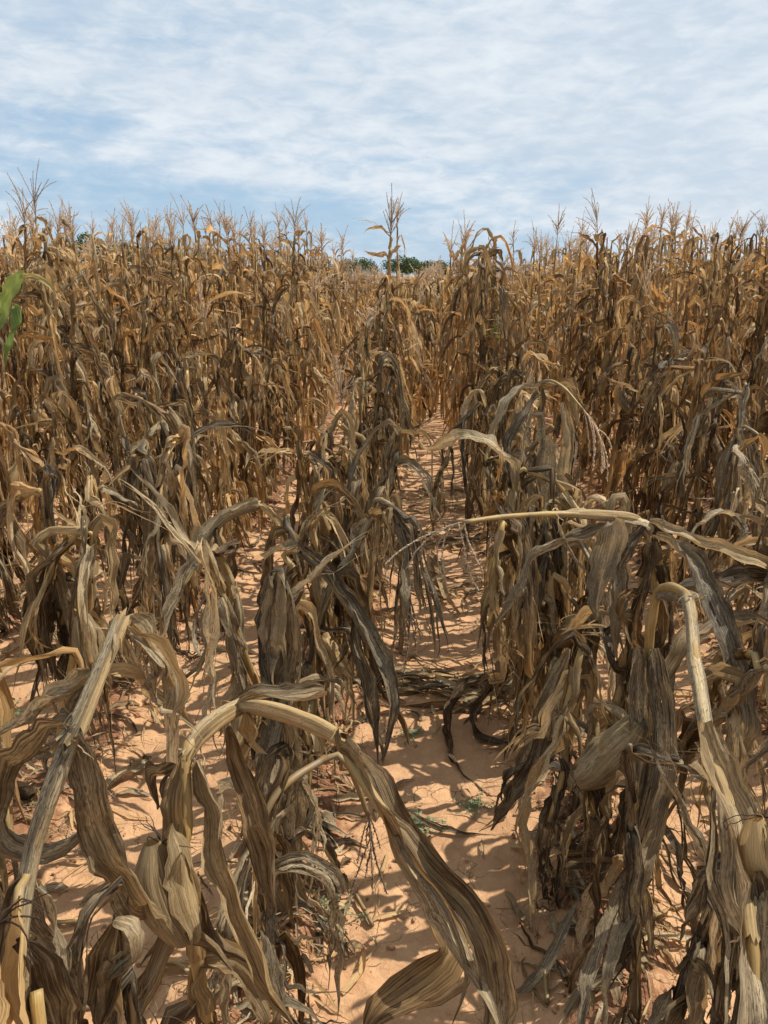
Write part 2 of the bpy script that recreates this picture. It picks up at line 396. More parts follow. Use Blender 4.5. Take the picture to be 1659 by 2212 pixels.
def stalk_material():
    m, g = new_mat('dry stalk')
    uv = g.n('ShaderNodeUVMap', uv_map='UVMap').outputs[0]
    at = g.n('ShaderNodeAttribute', attribute_name='tint')
    sp = g.n('ShaderNodeSeparateColor', {0: at.outputs['Color']}).outputs
    st = g.noise(g.scale(uv, (420, 9, 1)), 1.0, 3.0, 0.6)
    bl = g.noise(g.scale(uv, (60, 22, 1)), 1.0, 4.0, 0.65)
    v = g.ramp(g.math('ADD', g.math('ADD', g.math('MULTIPLY', st, 0.5), g.math('MULTIPLY', sp[2], 0.8)), g.math('MULTIPLY', bl, 0.5)), 0.5, 1.35)
    c = g.mix(v, (0.12, 0.062, 0.02, 1), (0.62, 0.40, 0.105, 1))
    c = g.mix(g.math('MULTIPLY', sp[1], g.ramp(bl, 0.3, 0.7)), c, (0.17, 0.135, 0.09, 1))
    c = g.mix(at.outputs['Alpha'], c, (0.25, 0.30, 0.08, 1))
    bmp = g.n('ShaderNodeBump', {'Strength': 0.4, 'Distance': 0.0015, 'Height': st}).outputs[0]
    b = g.n('ShaderNodeBsdfPrincipled', {'Base Color': c, 'Roughness': 0.5, 'Specular IOR Level': 0.4, 'Normal': bmp})
    g.n('ShaderNodeOutputMaterial', {0: b.outputs[0]})
    return m
def tassel_material():
    m, g = new_mat('dry tassel')
    at = g.n('ShaderNodeAttribute', attribute_name='tint')
    sp = g.n('ShaderNodeSeparateColor', {0: at.outputs['Color']}).outputs
    c = g.mix(g.ramp(sp[2], 0.0, 1.0), (0.07, 0.045, 0.03, 1), (0.66, 0.50, 0.34, 1))
    b = g.n('ShaderNodeBsdfPrincipled', {'Base Color': c, 'Roughness': 0.7, 'Specular IOR Level': 0.2})
    tr = g.n('ShaderNodeBsdfTranslucent', {'Color': c})
    ms = g.n('ShaderNodeMixShader', {0: 0.4, 1: b.outputs[0], 2: tr.outputs[0]})
    g.n('ShaderNodeOutputMaterial', {0: ms.outputs[0]})
    return m
def soil_material():
    m, g = new_mat('sandy soil')
    p = g.n('ShaderNodeTexCoord').outputs['Object']
    x = g.n('ShaderNodeSeparateXYZ', {0: p}).outputs[0]
    u = g.math('ABSOLUTE', g.math('SUBTRACT', g.math('FRACT', g.math('DIVIDE', x, ROW)), 0.5))
    u = g.math('MULTIPLY', u, ROW)                                # metres from the row line
    big = g.noise(p, 2.3, 4.0, 0.6)
    mid = g.noise(p, 13.0, 5.0, 0.65, 0.4)
    fine = g.noise(p, 120.0, 3.0, 0.7)
    grit = g.noise(p, 520.0, 2.0, 0.6)
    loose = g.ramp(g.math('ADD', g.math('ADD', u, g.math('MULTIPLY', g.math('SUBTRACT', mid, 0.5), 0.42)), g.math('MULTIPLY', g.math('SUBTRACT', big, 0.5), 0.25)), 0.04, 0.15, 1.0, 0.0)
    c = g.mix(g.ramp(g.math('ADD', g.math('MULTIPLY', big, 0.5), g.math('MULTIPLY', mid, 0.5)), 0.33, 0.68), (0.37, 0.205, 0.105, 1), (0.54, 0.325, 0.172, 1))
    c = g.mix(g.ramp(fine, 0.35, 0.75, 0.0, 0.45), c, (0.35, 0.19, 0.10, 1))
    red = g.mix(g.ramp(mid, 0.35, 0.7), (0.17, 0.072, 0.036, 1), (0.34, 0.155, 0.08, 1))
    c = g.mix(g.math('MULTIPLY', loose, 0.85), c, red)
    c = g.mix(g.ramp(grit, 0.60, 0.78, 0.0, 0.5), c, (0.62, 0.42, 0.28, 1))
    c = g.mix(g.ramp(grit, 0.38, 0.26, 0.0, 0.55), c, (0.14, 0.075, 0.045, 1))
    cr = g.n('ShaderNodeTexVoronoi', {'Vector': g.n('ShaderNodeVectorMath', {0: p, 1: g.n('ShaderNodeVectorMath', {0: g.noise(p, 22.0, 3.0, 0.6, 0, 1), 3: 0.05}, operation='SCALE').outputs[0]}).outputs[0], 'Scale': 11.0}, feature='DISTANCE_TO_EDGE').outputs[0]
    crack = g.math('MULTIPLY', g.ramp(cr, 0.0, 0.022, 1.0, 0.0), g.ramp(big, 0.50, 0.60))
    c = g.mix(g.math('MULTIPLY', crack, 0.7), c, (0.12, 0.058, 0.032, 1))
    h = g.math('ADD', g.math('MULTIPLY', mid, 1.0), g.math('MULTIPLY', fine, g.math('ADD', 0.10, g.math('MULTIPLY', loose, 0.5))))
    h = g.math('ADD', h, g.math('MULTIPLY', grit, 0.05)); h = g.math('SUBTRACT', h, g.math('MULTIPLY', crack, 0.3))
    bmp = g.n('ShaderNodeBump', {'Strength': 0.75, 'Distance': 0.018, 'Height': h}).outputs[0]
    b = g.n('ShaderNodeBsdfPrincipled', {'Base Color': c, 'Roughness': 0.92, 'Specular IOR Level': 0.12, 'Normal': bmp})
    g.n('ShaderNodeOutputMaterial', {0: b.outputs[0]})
    return m
def clod_material():
    m, g = new_mat('soil clod')
    p = g.n('ShaderNodeTexCoord').outputs['Object']
    n = g.noise(p, 35.0, 4.0, 0.65)
    c = g.mix(g.ramp(n, 0.35, 0.68), (0.20, 0.092, 0.045, 1), (0.44, 0.245, 0.135, 1))
    bmp = g.n('ShaderNodeBump', {'Strength': 0.7, 'Distance': 0.004, 'Height': g.noise(p, 240.0, 3.0)}).outputs[0]
    b = g.n('ShaderNodeBsdfPrincipled', {'Base Color': c, 'Roughness': 0.95, 'Specular IOR Level': 0.1, 'Normal': bmp})
    g.n('ShaderNodeOutputMaterial', {0: b.outputs[0]})
    return m
def green_material(name, a, b_):
    m, g = new_mat(name)
    p = g.n('ShaderNodeTexCoord').outputs['Object']
    c = g.mix(g.ramp(g.noise(p, 3.0 if 'tree' in name else 60.0, 3.0), 0.3, 0.7), a, b_)
    b = g.n('ShaderNodeBsdfPrincipled', {'Base Color': c, 'Roughness': 0.55, 'Specular IOR Level': 0.3})
    tr = g.n('ShaderNodeBsdfTranslucent', {'Color': c})
    ms = g.n('ShaderNodeMixShader', {0: 0.2, 1: b.outputs[0], 2: tr.outputs[0]})
    g.n('ShaderNodeOutputMaterial', {0: ms.outputs[0]})
    return m
M_LEAF, M_STALK, M_TASSEL = leaf_material(), stalk_material(), tassel_material()
MATS = [M_LEAF, M_STALK, M_TASSEL]
M_SOIL, M_CLOD = soil_material(), clod_material()
M_WEED = green_material('weed green', (0.11, 0.16, 0.07, 1), (0.22, 0.28, 0.14, 1))
M_TREE = green_material('tree leaf', (0.035, 0.065, 0.022, 1), (0.085, 0.13, 0.045, 1))
M_BARK = green_material('bark', (0.12, 0.09, 0.06, 1), (0.22, 0.17, 0.12, 1))

# ------------------------------------------------------------------ the ground, one sheet to the horizon
def build_ground():
    def axis(lo, hi, step, far):
        a = list(np.arange(lo, hi, step)); s = step; x = a[-1]
        while x < far: s *= 1.09; x += s; a.append(x)
        s = step; x = a[0]; b = []
        while x > -far: s *= 1.09; x -= s; b.append(x)
        return np.array(b[::-1] + a)
    X = axis(-1.9, 1.9, 0.012, 900); Y = axis(0.5, 4.2, 0.013, 1400)
    gx, gy = np.meshgrid(X, Y)
    z = ground_z(gx, gy)
    P = np.stack([gx, gy, z], -1)
    g = Geo(); g.grid(P, np.stack([gx, gy], -1), np.ones(gx.shape + (4,)))
    V, F, UV, T, M = g.arrays(); F = F[:, ::1]
    o = mesh_from('ground', (V, F, UV, T, M), [M_SOIL])
    tag(o, 'orange tan sandy field soil ridged under the maize rows', None, None, 'structure')
build_ground()

# ------------------------------------------------------------------ picture ray to world point at a chosen row distance
def ray(px, py):
    x = (px - 829.5) / F_PX; y = -(py - 1106) / F_PX
    fw = math.cos(PITCH) + y * math.sin(PITCH); up = -math.sin(PITCH) + y * math.cos(PITCH)
    return (x * math.cos(YAW) - fw * math.sin(YAW), fw * math.cos(YAW) + x * math.sin(YAW), up)
def at(px, py, Y):
    r = ray(px, py); t = Y / r[1]; return np.array((CAM_X + r[0] * t, Y, CAM_H + r[2] * t))
def project(x, y, z):
    dx, dy, dz = x - CAM_X, y, z - CAM_H
    rx = dx * math.cos(YAW) + dy * math.sin(YAW); fy = -dx * math.sin(YAW) + dy * math.cos(YAW)
    dep = fy * math.cos(PITCH) - dz * math.sin(PITCH); upc = fy * math.sin(PITCH) + dz * math.cos(PITCH)
    if dep < 0.05: return None
    return 829.5 + F_PX * rx / dep, 1106 - F_PX * upc / dep, dep

# ------------------------------------------------------------------ one maize plant
def stalk_path(x, y, style, H, rg):
    z0 = gz(x, y) - 0.02
    lean = rg.normal(size=2) * (0.035 if style == 'upright' else 0.08)
    if style == 'upright':
        pts = [(x, y, z0), (x + lean[0] * 0.4, y + lean[1] * 0.4, z0 + H * 0.5), (x + lean[0] * 1.6, y + lean[1] * 1.6, z0 + H)]
        return catmull(pts, 0.03)
    hb = H * rg.uniform(0.86, 0.97); a = rg.random() * 6.28
    if style == 'stub':
        return catmull([(x, y, z0), (x + lean[0], y + lean[1], z0 + hb)], 0.025)
    tx, ty = x + lean[0] * 2, y + lean[1] * 2
    o = np.array((math.cos(a), math.sin(a), 0)); top = np.array((tx, ty, z0 + hb))
    low = [(x, y, z0), (x + lean[0], y + lean[1], z0 + hb * 0.5), tuple(top)]
    L = rg.uniform(0.18, 0.50)
    e = rg.uniform(0.1, 1.25)                                   # fall angle of the broken top
    k1 = top + o * 0.03 + UP * 0.02
    k2 = k1 + o * L * 0.35 * math.cos(e) - UP * L * 0.35 * math.sin(e)
    k3 = k2 + o * L * 0.3 * math.cos(e + 0.5) - UP * L * 0.35 * math.sin(e + 0.5)
    k4 = k3 + o * L * 0.12 - UP * L * 0.3
    lo = catmull(low, 0.025); hi = np.vstack([catmull([k1, k2], 0.025)[:-1], catmull([k2, k3, k4], 0.025)])
    hi[:, 2] = np.maximum(hi[:, 2], 0.05)
    return np.vstack([lo, hi])

def make_plant(x, y, style='upright', H=1.7, seed=0, tone=None, lod=0, tassel=None, ear=None, green=0.0, spath=None, nleaf=None,
               r0=0.0125, extra=(), tdir=None, bare=None, tsize=None, skip_low=0.0, merged=None, tlight=0.42, sh_light=None, noleaf_after=None):
    """LOD 0 near, 1 middle, 2 far. MERGED: put everything in that Geo instead of making objects."""
    rg = np.random.default_rng(seed)
    tone = tone or (rg.uniform(0.1, 0.6), rg.uniform(0.1, 0.6), rg.uniform(0.3, 0.7), 0)
    sp = stalk_path(x, y, style, H, rg) if spath is None else np.asarray(spath)
    if spath is not None: sp = catmull(sp, 0.02)
    S = arclen(sp); Ltot = S[-1]; Ts = tangents(sp)
    gfun = (lambda a, b: gz(a, b)) if (lod == 0 and merged is None) else (lambda a, b: 0.0)
    parts = []                                                  # (name, Geo, [sub (name, Geo)])
    g = Geo() if merged is None else merged
    # stalk with swollen nodes
    gap = (0.085 if style != 'upright' else 0.105) if lod == 0 and spath is None else 0.12 if lod < 2 else 0.26
    nodes = np.arange(0.10 + rg.random() * 0.06, Ltot - 0.05, gap * rg.uniform(0.85, 1.1))
    rad = np.interp(S, [0, Ltot * 0.5, Ltot], [r0, r0 * 0.78, r0 * (0.32 if tassel else 0.5)])
    for nd in nodes: rad = rad * (1 + 0.22 * np.exp(-((S - nd) / 0.012) ** 2))
    K = (9, 5, 3)[lod]
    if lod: 
        k = max(4, int(len(sp) / (4 if lod == 1 else 8))); idx = np.unique(np.linspace(0, len(sp) - 1, k).astype(int)); q, rq = sp[idx], rad[idx]
    else: q, rq = sp, rad
    Qs = tube(g, q, rq, K, (0.2, 1.0 if style == 'stub' or (spath is not None and seed not in (5, 12)) else rg.uniform(0.1, 0.9), 0.25 if style == 'stub' else rg.uniform(0.3, 0.85), green * 0.4), m=STALK, cap=(lod == 0))
    if merged is None: parts.append(('stalk', g, []))
    a0 = rg.random() * 6.28
    i = -1
    for nd in nodes:
        i += 1
        if nd < skip_low or (noleaf_after and nd > noleaf_after): continue
        if lod == 2 and nd < Ltot * 0.42: continue
        if lod == 1 and nd < Ltot * 0.12: continue
        if bare and bare[0] < nd < bare[1]: continue
        f = nd / Ltot
        P = np.array([np.interp(nd, S, sp[:, k]) for k in range(3)]); T = nrm(Ts[min(len(Ts) - 1, int(np.searchsorted(S, nd)))])
        a = a0 + math.pi * i + rg.normal() * 0.35
        o = np.array((math.cos(a), math.sin(a), 0.0)); o = o - T * (o @ T); o = nrm(o)
        Rr = float(np.interp(nd, S, rad)) * 1.18 + 0.0008
        Lb = rg.uniform(0.34, 0.74) * (1.0 if f < 0.8 else 0.7 if f < 0.9 or style != 'upright' else 0.45) * (0.78 if style == 'upright' else 1.0)
        if lod < 2 and rg.random() < 0.05: continue
        hang = T[2] < 0.5
        if style == 'upright' and f > 0.45 and not hang:
            elev = rg.uniform(0.7, 1.25); droop = rg.uniform(3.0, 16.0) if rg.random() < 0.75 else rg.uniform(0.5, 2.5)
            kink = rg.uniform(0.05, 0.45) if rg.random() < 0.62 else None
        else:
            elev = rg.uniform(0.2, 1.3); droop = rg.uniform(12, 40); kink = rg.uniform(0.0, 0.12) if rg.random() < 0.75 else None
        if rg.random() < (0.24 if lod == 0 else 0.30) and not hang:  # a stiff one that never fell
            elev = rg.uniform(-0.5, 1.1); droop = rg.uniform(0.3, 4.5); kink = rg.uniform(0.2, 0.8) if rg.random() < 0.6 else None; Lb *= 0.62; a += rg.normal(); o = np.array((math.cos(a), math.sin(a), 0.0)); o = nrm(o - T * (o @ T))
        n = (30, 11, 6)[lod]
        shs = min(max(gap, 0.125) * 0.85, max(0.03, Ltot - nd))
        path, ns = leaf_path(P, T, o, Lb, elev, droop, rg, n, kink, R0=Rr, sheath=shs, ground=gfun)
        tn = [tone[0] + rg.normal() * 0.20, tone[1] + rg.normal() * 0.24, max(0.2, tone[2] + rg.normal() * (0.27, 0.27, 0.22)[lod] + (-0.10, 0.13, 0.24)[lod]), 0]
        if green > 0 and f > 0.35 and rg.random() < green: tn[3] = rg.uniform(0.6, 1.0)
        W = rg.uniform(0.022, 0.056) * (1, 1.2, 1.4)[lod]; cu = rg.choice([0.5, 1.2, 2.2, 3.4, 4.6], p=[0.16, 0.24, 0.25, 0.2, 0.15])
        if tn[3] > 0: cu = 0.7; W = 0.085
        strips = int(rg.choice([1, 2, 3, 5], p=[0.30, 0.20, 0.25, 0.25])) if lod == 0 else (int(rg.choice([1, 2], p=[.6, .4])) if lod == 1 else 1)
        lg = Geo() if merged is None else g
        leaf_geo(lg, path, ns, o, W, cu, rg, (9, 4, 2)[lod], tuple(tn), strips, rg.uniform(-2.5, 2.5), wrap=Rr * 5.3 * 1.02)
        if merged is None: parts.append(('leaf', lg, []))
    if tassel:
        tg = Geo() if merged is None else g
        tassel_geo(tg, sp[-1], Ts[-1] if tdir is None else np.asarray(tdir, float), tsize or rg.uniform(0.26, 0.36), rg, int(rg.integers(9, 16)), 2 - lod, rg.uniform(0.3, 2.0) if tdir is None else 3.0,
                   (0.3, 0.3, tlight + 0.25 + rg.uniform(-0.15, 0.2), 0), (1.15, 1.6, 2.6)[lod])
        if merged is None: parts.append(('tassel', tg, []))
    if ear:
        h, d, L, wd, tn = ear
        P = np.asarray(h) if not np.isscalar(h) else sp[int(np.argmin(np.abs(S - h)))] + nrm(np.asarray(d) * (1, 1, 0) + 1e-5) * 0.018
        eg, husks, sk = ear_geo(P, np.asarray(d, float), L, wd, rg, tn)
        if merged is None: parts.append(('ear', eg, [('husk', h_) for h_ in husks] + [('silk', sk)]))
        else: g.add(*eg.arrays()[:4], LEAF)
    for e in extra: parts.append(e)
    if merged is not None: return None
    base = (sp[0][0], sp[0][1], gz(sp[0][0], sp[0][1]))
    root = empty('maize_plant', base)
    for name, gg, subs in parts:
        p = mesh_from(name, gg.arrays(), MATS, root, base)
        for sn, sg in subs: mesh_from(sn, sg.arrays(), MATS, p, base)
    return root

def free_leaf(pts, W, curl=1.5, seed=0, tint=(0.3, 0.3, 0.5, 0), n0=(0, -0.3, 1), twist=1.0, strips=1, taper0=0.5, M=10, wfun=None, gather=True):
    """A leaf, sheath or broken blade along given points."""
    rg = np.random.default_rng(seed)
    tint = (tint[0] + .03, tint[1] + .06, tint[2] * .70 - .03, tint[3])
    P = catmull(pts, 0.014); P = P + np.cumsum(rg.normal(size=P.shape) * 0.0010, 0); n = len(P); t = np.linspace(0, 1, n)
    Wd = W * (taper0 + (1 - taper0) * np.clip(t / 0.25, 0, 1)) * (1 - np.clip((t - 0.6) / 0.4, 0, 1) ** 2 * 0.93)
    if wfun is not None: Wd = W * np.interp(t, *wfun)
    cu = curl * (1 + 0.35 * np.sin(t * rg.uniform(4, 9) + rg.random() * 6))
    if gather: cu = cu + (5.0 - cu) * np.exp(-t / 0.05)
    tw = twist * t + 0.35 * np.sin(t * 7 + rg.random() * 6) * min(1, abs(twist) + .2)
    g = Geo()
    if strips <= 1: ribbon(g, P, Wd, cu, np.asarray(n0, float), rg, tw, M, tint, ruffle=0.003)
    else:
        cuts = np.concatenate([[-1], np.sort(rg.uniform(-0.7, 0.7, strips - 1)), [1]]); st = rg.uniform(0.05, 0.35)
        for a, b in zip(cuts[:-1], cuts[1:]):
            if b - a < 0.06: continue
            am = np.clip((t - st) / (1 - st), 0, 1) ** 1.4
            D = am[:, None] * rg.normal(size=3)[None] * 0.022 + (am * np.sin(t * 10 + rg.random() * 6))[:, None] * rg.normal(size=3)[None] * 0.01
            ribbon(g, P, Wd, cu, np.asarray(n0, float), rg, tw, max(2, int(M * (b - a) / 2) + 1), tint, s0=a, s1=b, drift=D, notch=0.2, ruffle=0.003)
    return ('leaf', g, [])
def sheath(pts, rr, seed=0, tint=(.1, .5, .7, 0), flat=0.8):
    """Leaf sheath closed round a stalk: ribbed, a little flattened, ragged at both ends, with loose threads."""
    tint = (tint[0] + .05, tint[1], tint[2] * .70, tint[3])
    rg = np.random.default_rng(seed); P = catmull(pts, .008); n = len(P); t = np.linspace(0, 1, n); K = 20
    T, N, B = frames(P, np.array((.3, -.8, .2))); L = arclen(P); a = np.linspace(0, 2 * np.pi, K, endpoint=False); ph = rg.random(6) * 6
    P = P + (N * (np.sin(L * 31 + ph[5]) * .0016)[:, None]); r = np.interp(t, np.linspace(0, 1, len(rr)), rr)[:, None] * (1 + .10 * np.sin(L * 23 + ph[4]) * np.sin(L * 9))[:, None] * (1 + .07 * np.sin(a * 6 + ph[0])[None] + .05 * np.sin(a * 9 + ph[1])[None] + .04 * np.sin(L * 60 + ph[2])[:, None] + .22 * np.exp(-((a[None] - 3 - .5 * np.sin(L * 6 + ph[3])[:, None]) / .16) ** 2))
    Q = P[:, None] + (N[:, None] * np.cos(a)[None, :, None] * flat + B[:, None] * np.sin(a)[None, :, None]) * r[..., None]
    fr = rg.normal(size=K) * .012
    Q[-1] += T[-1] * np.abs(fr)[:, None]; Q[0] -= T[0] * np.abs(fr[::-1])[:, None]
    UV = np.empty((n, K, 2)); UV[..., 0] = a[None] * .012 + ph[0]; UV[..., 1] = L[:, None] + ph[1]
    tt = np.empty((n, K, 4)); tt[:] = tint; tt[..., 1] += .25 * np.sin(a * 2 + ph[4])[None]; tt[..., 2] += .12 * np.sin(a * 3 + ph[5])[None] + .15 * np.sin(L * 8)[:, None]
    g = Geo(); g.grid(Q, UV, np.clip(tt, 0, 1.2), LEAF, closed=True)
    for k in range(9):
        p = P[rg.integers(0, 3) if rg.random() < .5 else -1 - rg.integers(0, 3)]; d = rg.normal(size=3); pts = [p + nrm(d) * r.mean() * .9]
        for i in range(7): d = nrm(d) + rg.normal(size=3) * .4 + (0, 0, -.3); pts.append(pts[-1] + nrm(d) * rg.uniform(.003, .01))
        ribbon(g, np.array(pts), np.linspace(.004, .001, 8), np.full(8, 1.), np.array((.2, .3, .9)), rg, None, 2, tint)
    return ('leaf', g, [])
def pix(*a): return [at(*q) for q in a]

BENT_NEAR = [0]
GROUP = 'dried maize plants standing in rows'
plants = []        # (root, x, y, look)
taken = []         # (x, y, clear distance)
def hero(x, y, look, clear=0.12, **kw):
    r = make_plant(x, y, **kw); plants.append((r, x, y, look)); taken.append((x, y, clear)); return r

GREY = (0.08, 0.75, 0.55, 0); PALE = (0.05, 0.75, 0.85, 0); BRN = (0.25, 0.3, 0.42, 0); DARK = (0.1, 0.7, 0.3, 0); YEL = (0.12, 0.25, 0.85, 0); RUST = (0.75, 0.1, 0.5, 0)
def build_heroes():
    # the plant whose broken top arches over the path
    A = pix((400, 1900, .89), (402, 1760, .91), (400, 1640, .94), (425, 1590, .98), (470, 1550, 1.03), (512, 1526, 1.08), (560, 1530, 1.03), (640, 1552, .97), (730, 1595, .86), (755, 1640, .82), (800, 1710, .77), (860, 1800, .72))
    base = np.array((-.425, .93, gz(-.425, .93) - .02))
    sp = np.vstack([base, base + (0, 0, .3), A])
    hero(-.425, .93, 'snapped maize plant whose yellowish broken top arches out over the path', 0.16, spath=sp, style='bent', seed=5, tone=(0.15, 0.45, 0.55, 0), skip_low=0.1, noleaf_after=0.62, r0=0.0125,
         ear=(at(398, 2030, .80), tuple(at(345, 1800, .83) - at(398, 2030, .80)), 0.150, 0.060, (0.1, 0.45, 0.5, 0)),
         extra=[sheath(pix((522, 1526, 1.07), (570, 1532, 1.02), (650, 1552, .96), (738, 1600, .853)), [.010, .0145, .0150, .0125, .011], 1, (0.1, 0.3, .95, 0)),
                sheath(pix((404, 1630, .945), (430, 1588, .98), (475, 1550, 1.03), (518, 1527, 1.075)), [.0115, .016, .016, .013], 2, (0.1, 0.35, .7, 0)),
                free_leaf(pix((725, 1590, .86), (765, 1650, .81), (830, 1750, .74), (900, 1840, .70), (970, 1925, .66), (1035, 1990, .63), (1068, 2070, .61), (1075, 2160, .60), (1062, 2280, .58)), .046, 2.9, 3, (0.22, 0.5, .55, 0), (.5, -.3, .8), 0.7, 1, 0.55, 10, ([0, .1, .45, .7, 1], [.6, .8, 1.1, 1.15, .9])),
                free_leaf(pix((745, 1610, .83), (790, 1700, .78), (880, 1860, .70), (950, 1950, .66), (1000, 2080, .62), (1030, 2250, .58)), .034, 2.8, 4, (0.1, 0.5, .75, 0), (.5, -.3, .6), 1.2, 2, 0.6, 8),
                free_leaf(pix((905, 1870, .70), (930, 1960, .68), (965, 2040, .66), (955, 2100, .64), (900, 2150, .63), (830, 2200, .61), (770, 2260, .60)), .062, 1.8, 6, (0.3, 0.3, .5, 0), (.5, -.5, .4), 0.9, 2, 0.5, 8),
                free_leaf(pix((505, 1530, 1.08), (560, 1508, 1.07), (640, 1500, 1.08), (708, 1488, 1.1)), .05, 2.4, 7, (0.1, 0.35, .5, 0), (0, 0, 1), 0.4, 1, 0.5, 8, ([0, .3, .9, 1], [.5, 1, 1, .6])),
                free_leaf(pix((540, 1535, 1.05), (548, 1570, 1.04), (535, 1600, 1.04), (560, 1640, 1.03)), .04, 2.4, 8, (0.35, 0.3, .75, 0), (0, -1, .2), 1.4, 2),
                free_leaf(pix((495, 1570, 1.05), (515, 1650, 1.04), (550, 1740, 1.02), (580, 1830, 1.0), (600, 1960, .98)), .052, 2.2, 9, (0.3, 0.3, .42, 0), (0.2, -1, .2), 0.4, 1, 0.5),
                free_leaf(pix((395, 1640, .93), (385, 1730, .91), (395, 1830, .89), (430, 1930, .87), (480, 2010, .85), (560, 2060, .83)), .046, 2.6, 10, (0.15, 0.4, .55, 0), (0.2, -1, .2), 0.8, 1, 0.6),
                free_leaf(pix((425, 1640, .94), (470, 1760, .92), (490, 1880, .88), (540, 2010, .83), (590, 2120, .80), (640, 2230, .78)), .042, 2.6, 11, (0.2, 0.35, .6, 0), (0.2, -1, .2), 0.9, 1, 0.6),
                free_leaf(pix((410, 1650, .95), (360, 1680, .98), (335, 1700, 1.0), (345, 1760, 1.0)), .05, 2.6, 12, (0.1, 0.5, .12, 0), (0, 0, 1), 0.9, 2)])
    # the tall snapped plant beside it, leaf sweeping down to the ear
    B = pix((45, 2060, .60), (62, 1880, .66), (100, 1740, .69), (165, 1575, .74), (215, 1450, .79), (262, 1345, .84), (292, 1352, .86), (335, 1410, .88), (375, 1480, .90), (405, 1560, .92))
    hero(-.52, .56, 'pole-like grey maize stalk snapped sharply at the top with a pale shredded end', 0.2, spath=np.vstack([(-.50, .56, gz(-.5, .56) - .02), (-.49, .57, .35), B]), style='bent', seed=6, tone=(0.05, 0.8, 0.6, 0), skip_low=5, r0=0.0075,
         extra=[sheath(pix((150, 1600, .73), (168, 1570, .745), (215, 1455, .79), (262, 1348, .838)), [.014, .0115, .0098, .0098, .0098], 21, (0.05, .6, .85, 0)),
                sheath(pix((30, 2130, .58), (62, 1880, .66), (100, 1740, .69), (158, 1590, .735)), [.0105, .0105, .010, .010, .010], 22, (0.05, .85, .6, 0)),
                free_leaf(pix((270, 1345, .84), (310, 1385, .86), (350, 1440, .88), (385, 1500, .9), (412, 1580, .91)), .07, 2.6, 23, (0.05, .5, .95, 0), (0, -.4, 1), 1.3, 4, .8, 9, ([0, .6, 1], [.7, 1, .7])),
                free_leaf(pix((275, 1350, .85), (320, 1410, .87), (350, 1500, .89), (400, 1540, .91)), .06, 2.0, 24, (0.05, .6, .9, 0), (0, -.8, .4), 2.3, 4, .8, 9),
                free_leaf(pix((165, 1565, .74), (178, 1640, .735), (195, 1740, .74), (225, 1830, .75), (285, 1925, .77), (375, 1985, .80), (440, 2040, .80), (495, 2110, .78)), .056, 2.9, 25, (0.15, .5, .5, 0), (0.4, -1, .2), .5, 1, .8, 9, ([0, .15, .5, .8, 1], [.8, .85, 1, 1, .1])),
                free_leaf(pix((160, 1560, .74), (110, 1590, .76), (30, 1660, .78), (5, 1750, .78), (30, 1820, .78), (90, 1850, .79), (150, 1825, .80), (190, 1780, .81)), .055, 2.6, 26, (0.1, .6, .6, 0), (0, -.4, 1), 1.0, 1, .6, 8),
                free_leaf(pix((200, 1465, .8), (130, 1510, .82), (60, 1560, .84), (-20, 1600, .86)), .034, 3.6, 27, (0.1, .6, .75, 0), (0, -.4, 1), .4, 1, .8, 8, ([0, 1], [1, .6])),
                free_leaf(pix((190, 1485, .8), (150, 1600, .8), (90, 1640, .8), (40, 1720, .8)), .03, 3.0, 28, (0.1, .6, .6, 0), (0, -.4, 1), .9, 2, .8, 8),
                free_leaf(pix((230, 1460, .82), (270, 1455, .84), (320, 1462, .87)), .025, 1.6, 29, (0.05, .3, 1, 0), (0, -.4, 1), .4),
                free_leaf(pix((60, 1880, .66), (40, 1950, .65), (30, 2060, .63), (80, 2200, .6)), .04, 3.0, 30, (0.1, .6, .5, 0), (0, -1, .2), .9, 2, .8, 8),
                free_leaf(pix((85, 1900, .67), (110, 1990, .66), (140, 2080, .65), (150, 2240, .62)), .045, 2.6, 31, (0.15, .6, .6, 0), (0, -1, .2), .9, 2, .8, 8)])
    # ear pushed up at the lower edge of the view
    hero(-.375, .40, 'maize plant with a smooth pale yellow husked ear beside the sandy strip edge', .1, spath=[(-.40, .40, 0), (-.40, .41, .35), tuple(at(95, 2300, .44)), tuple(at(78, 2140, .45))], style='bent', seed=7, tone=BRN, skip_low=5, r0=.011,
         ear=(at(8, 2330, .42), tuple(at(-4, 1985, .45) - at(8, 2330, .42)), float(np.linalg.norm(at(12, 1985, .45) - at(30, 2330, .42))), .044, (.12, .1, .95, 0)), extra=[free_leaf(pix((30, 2040, .45), (80, 2080, .46), (110, 2160, .47), (130, 2240, .48)), .045, 2.8, 41, DARK, (0, -.4, 1), .6)])
    hero(-.44, .72, 'short snapped stub with curled brown leaves below the arching plant', .12, spath=[(-.44, .72, 0), (-.44, .72, .3), tuple(at(262, 1990, .72)), tuple(at(258, 1905, .72))], style='stub', seed=8, tone=(.2, .5, .45, 0), r0=.0095,
         extra=[free_leaf(pix((258, 1990, .71), (240, 2080, .70), (225, 2160, .69), (215, 2250, .68)), .05, 2.4, 42, (.1, .5, .6, 0), (0, -1, .3), .7), free_leaf(pix((262, 1980, .71), (300, 1985, .7), (300, 2060, .69), (270, 2130, .68), (265, 2230, .67)), .05, 1.8, 43, (.1, .4, .75, 0), (0, -1, .3), 1.2, 2)])
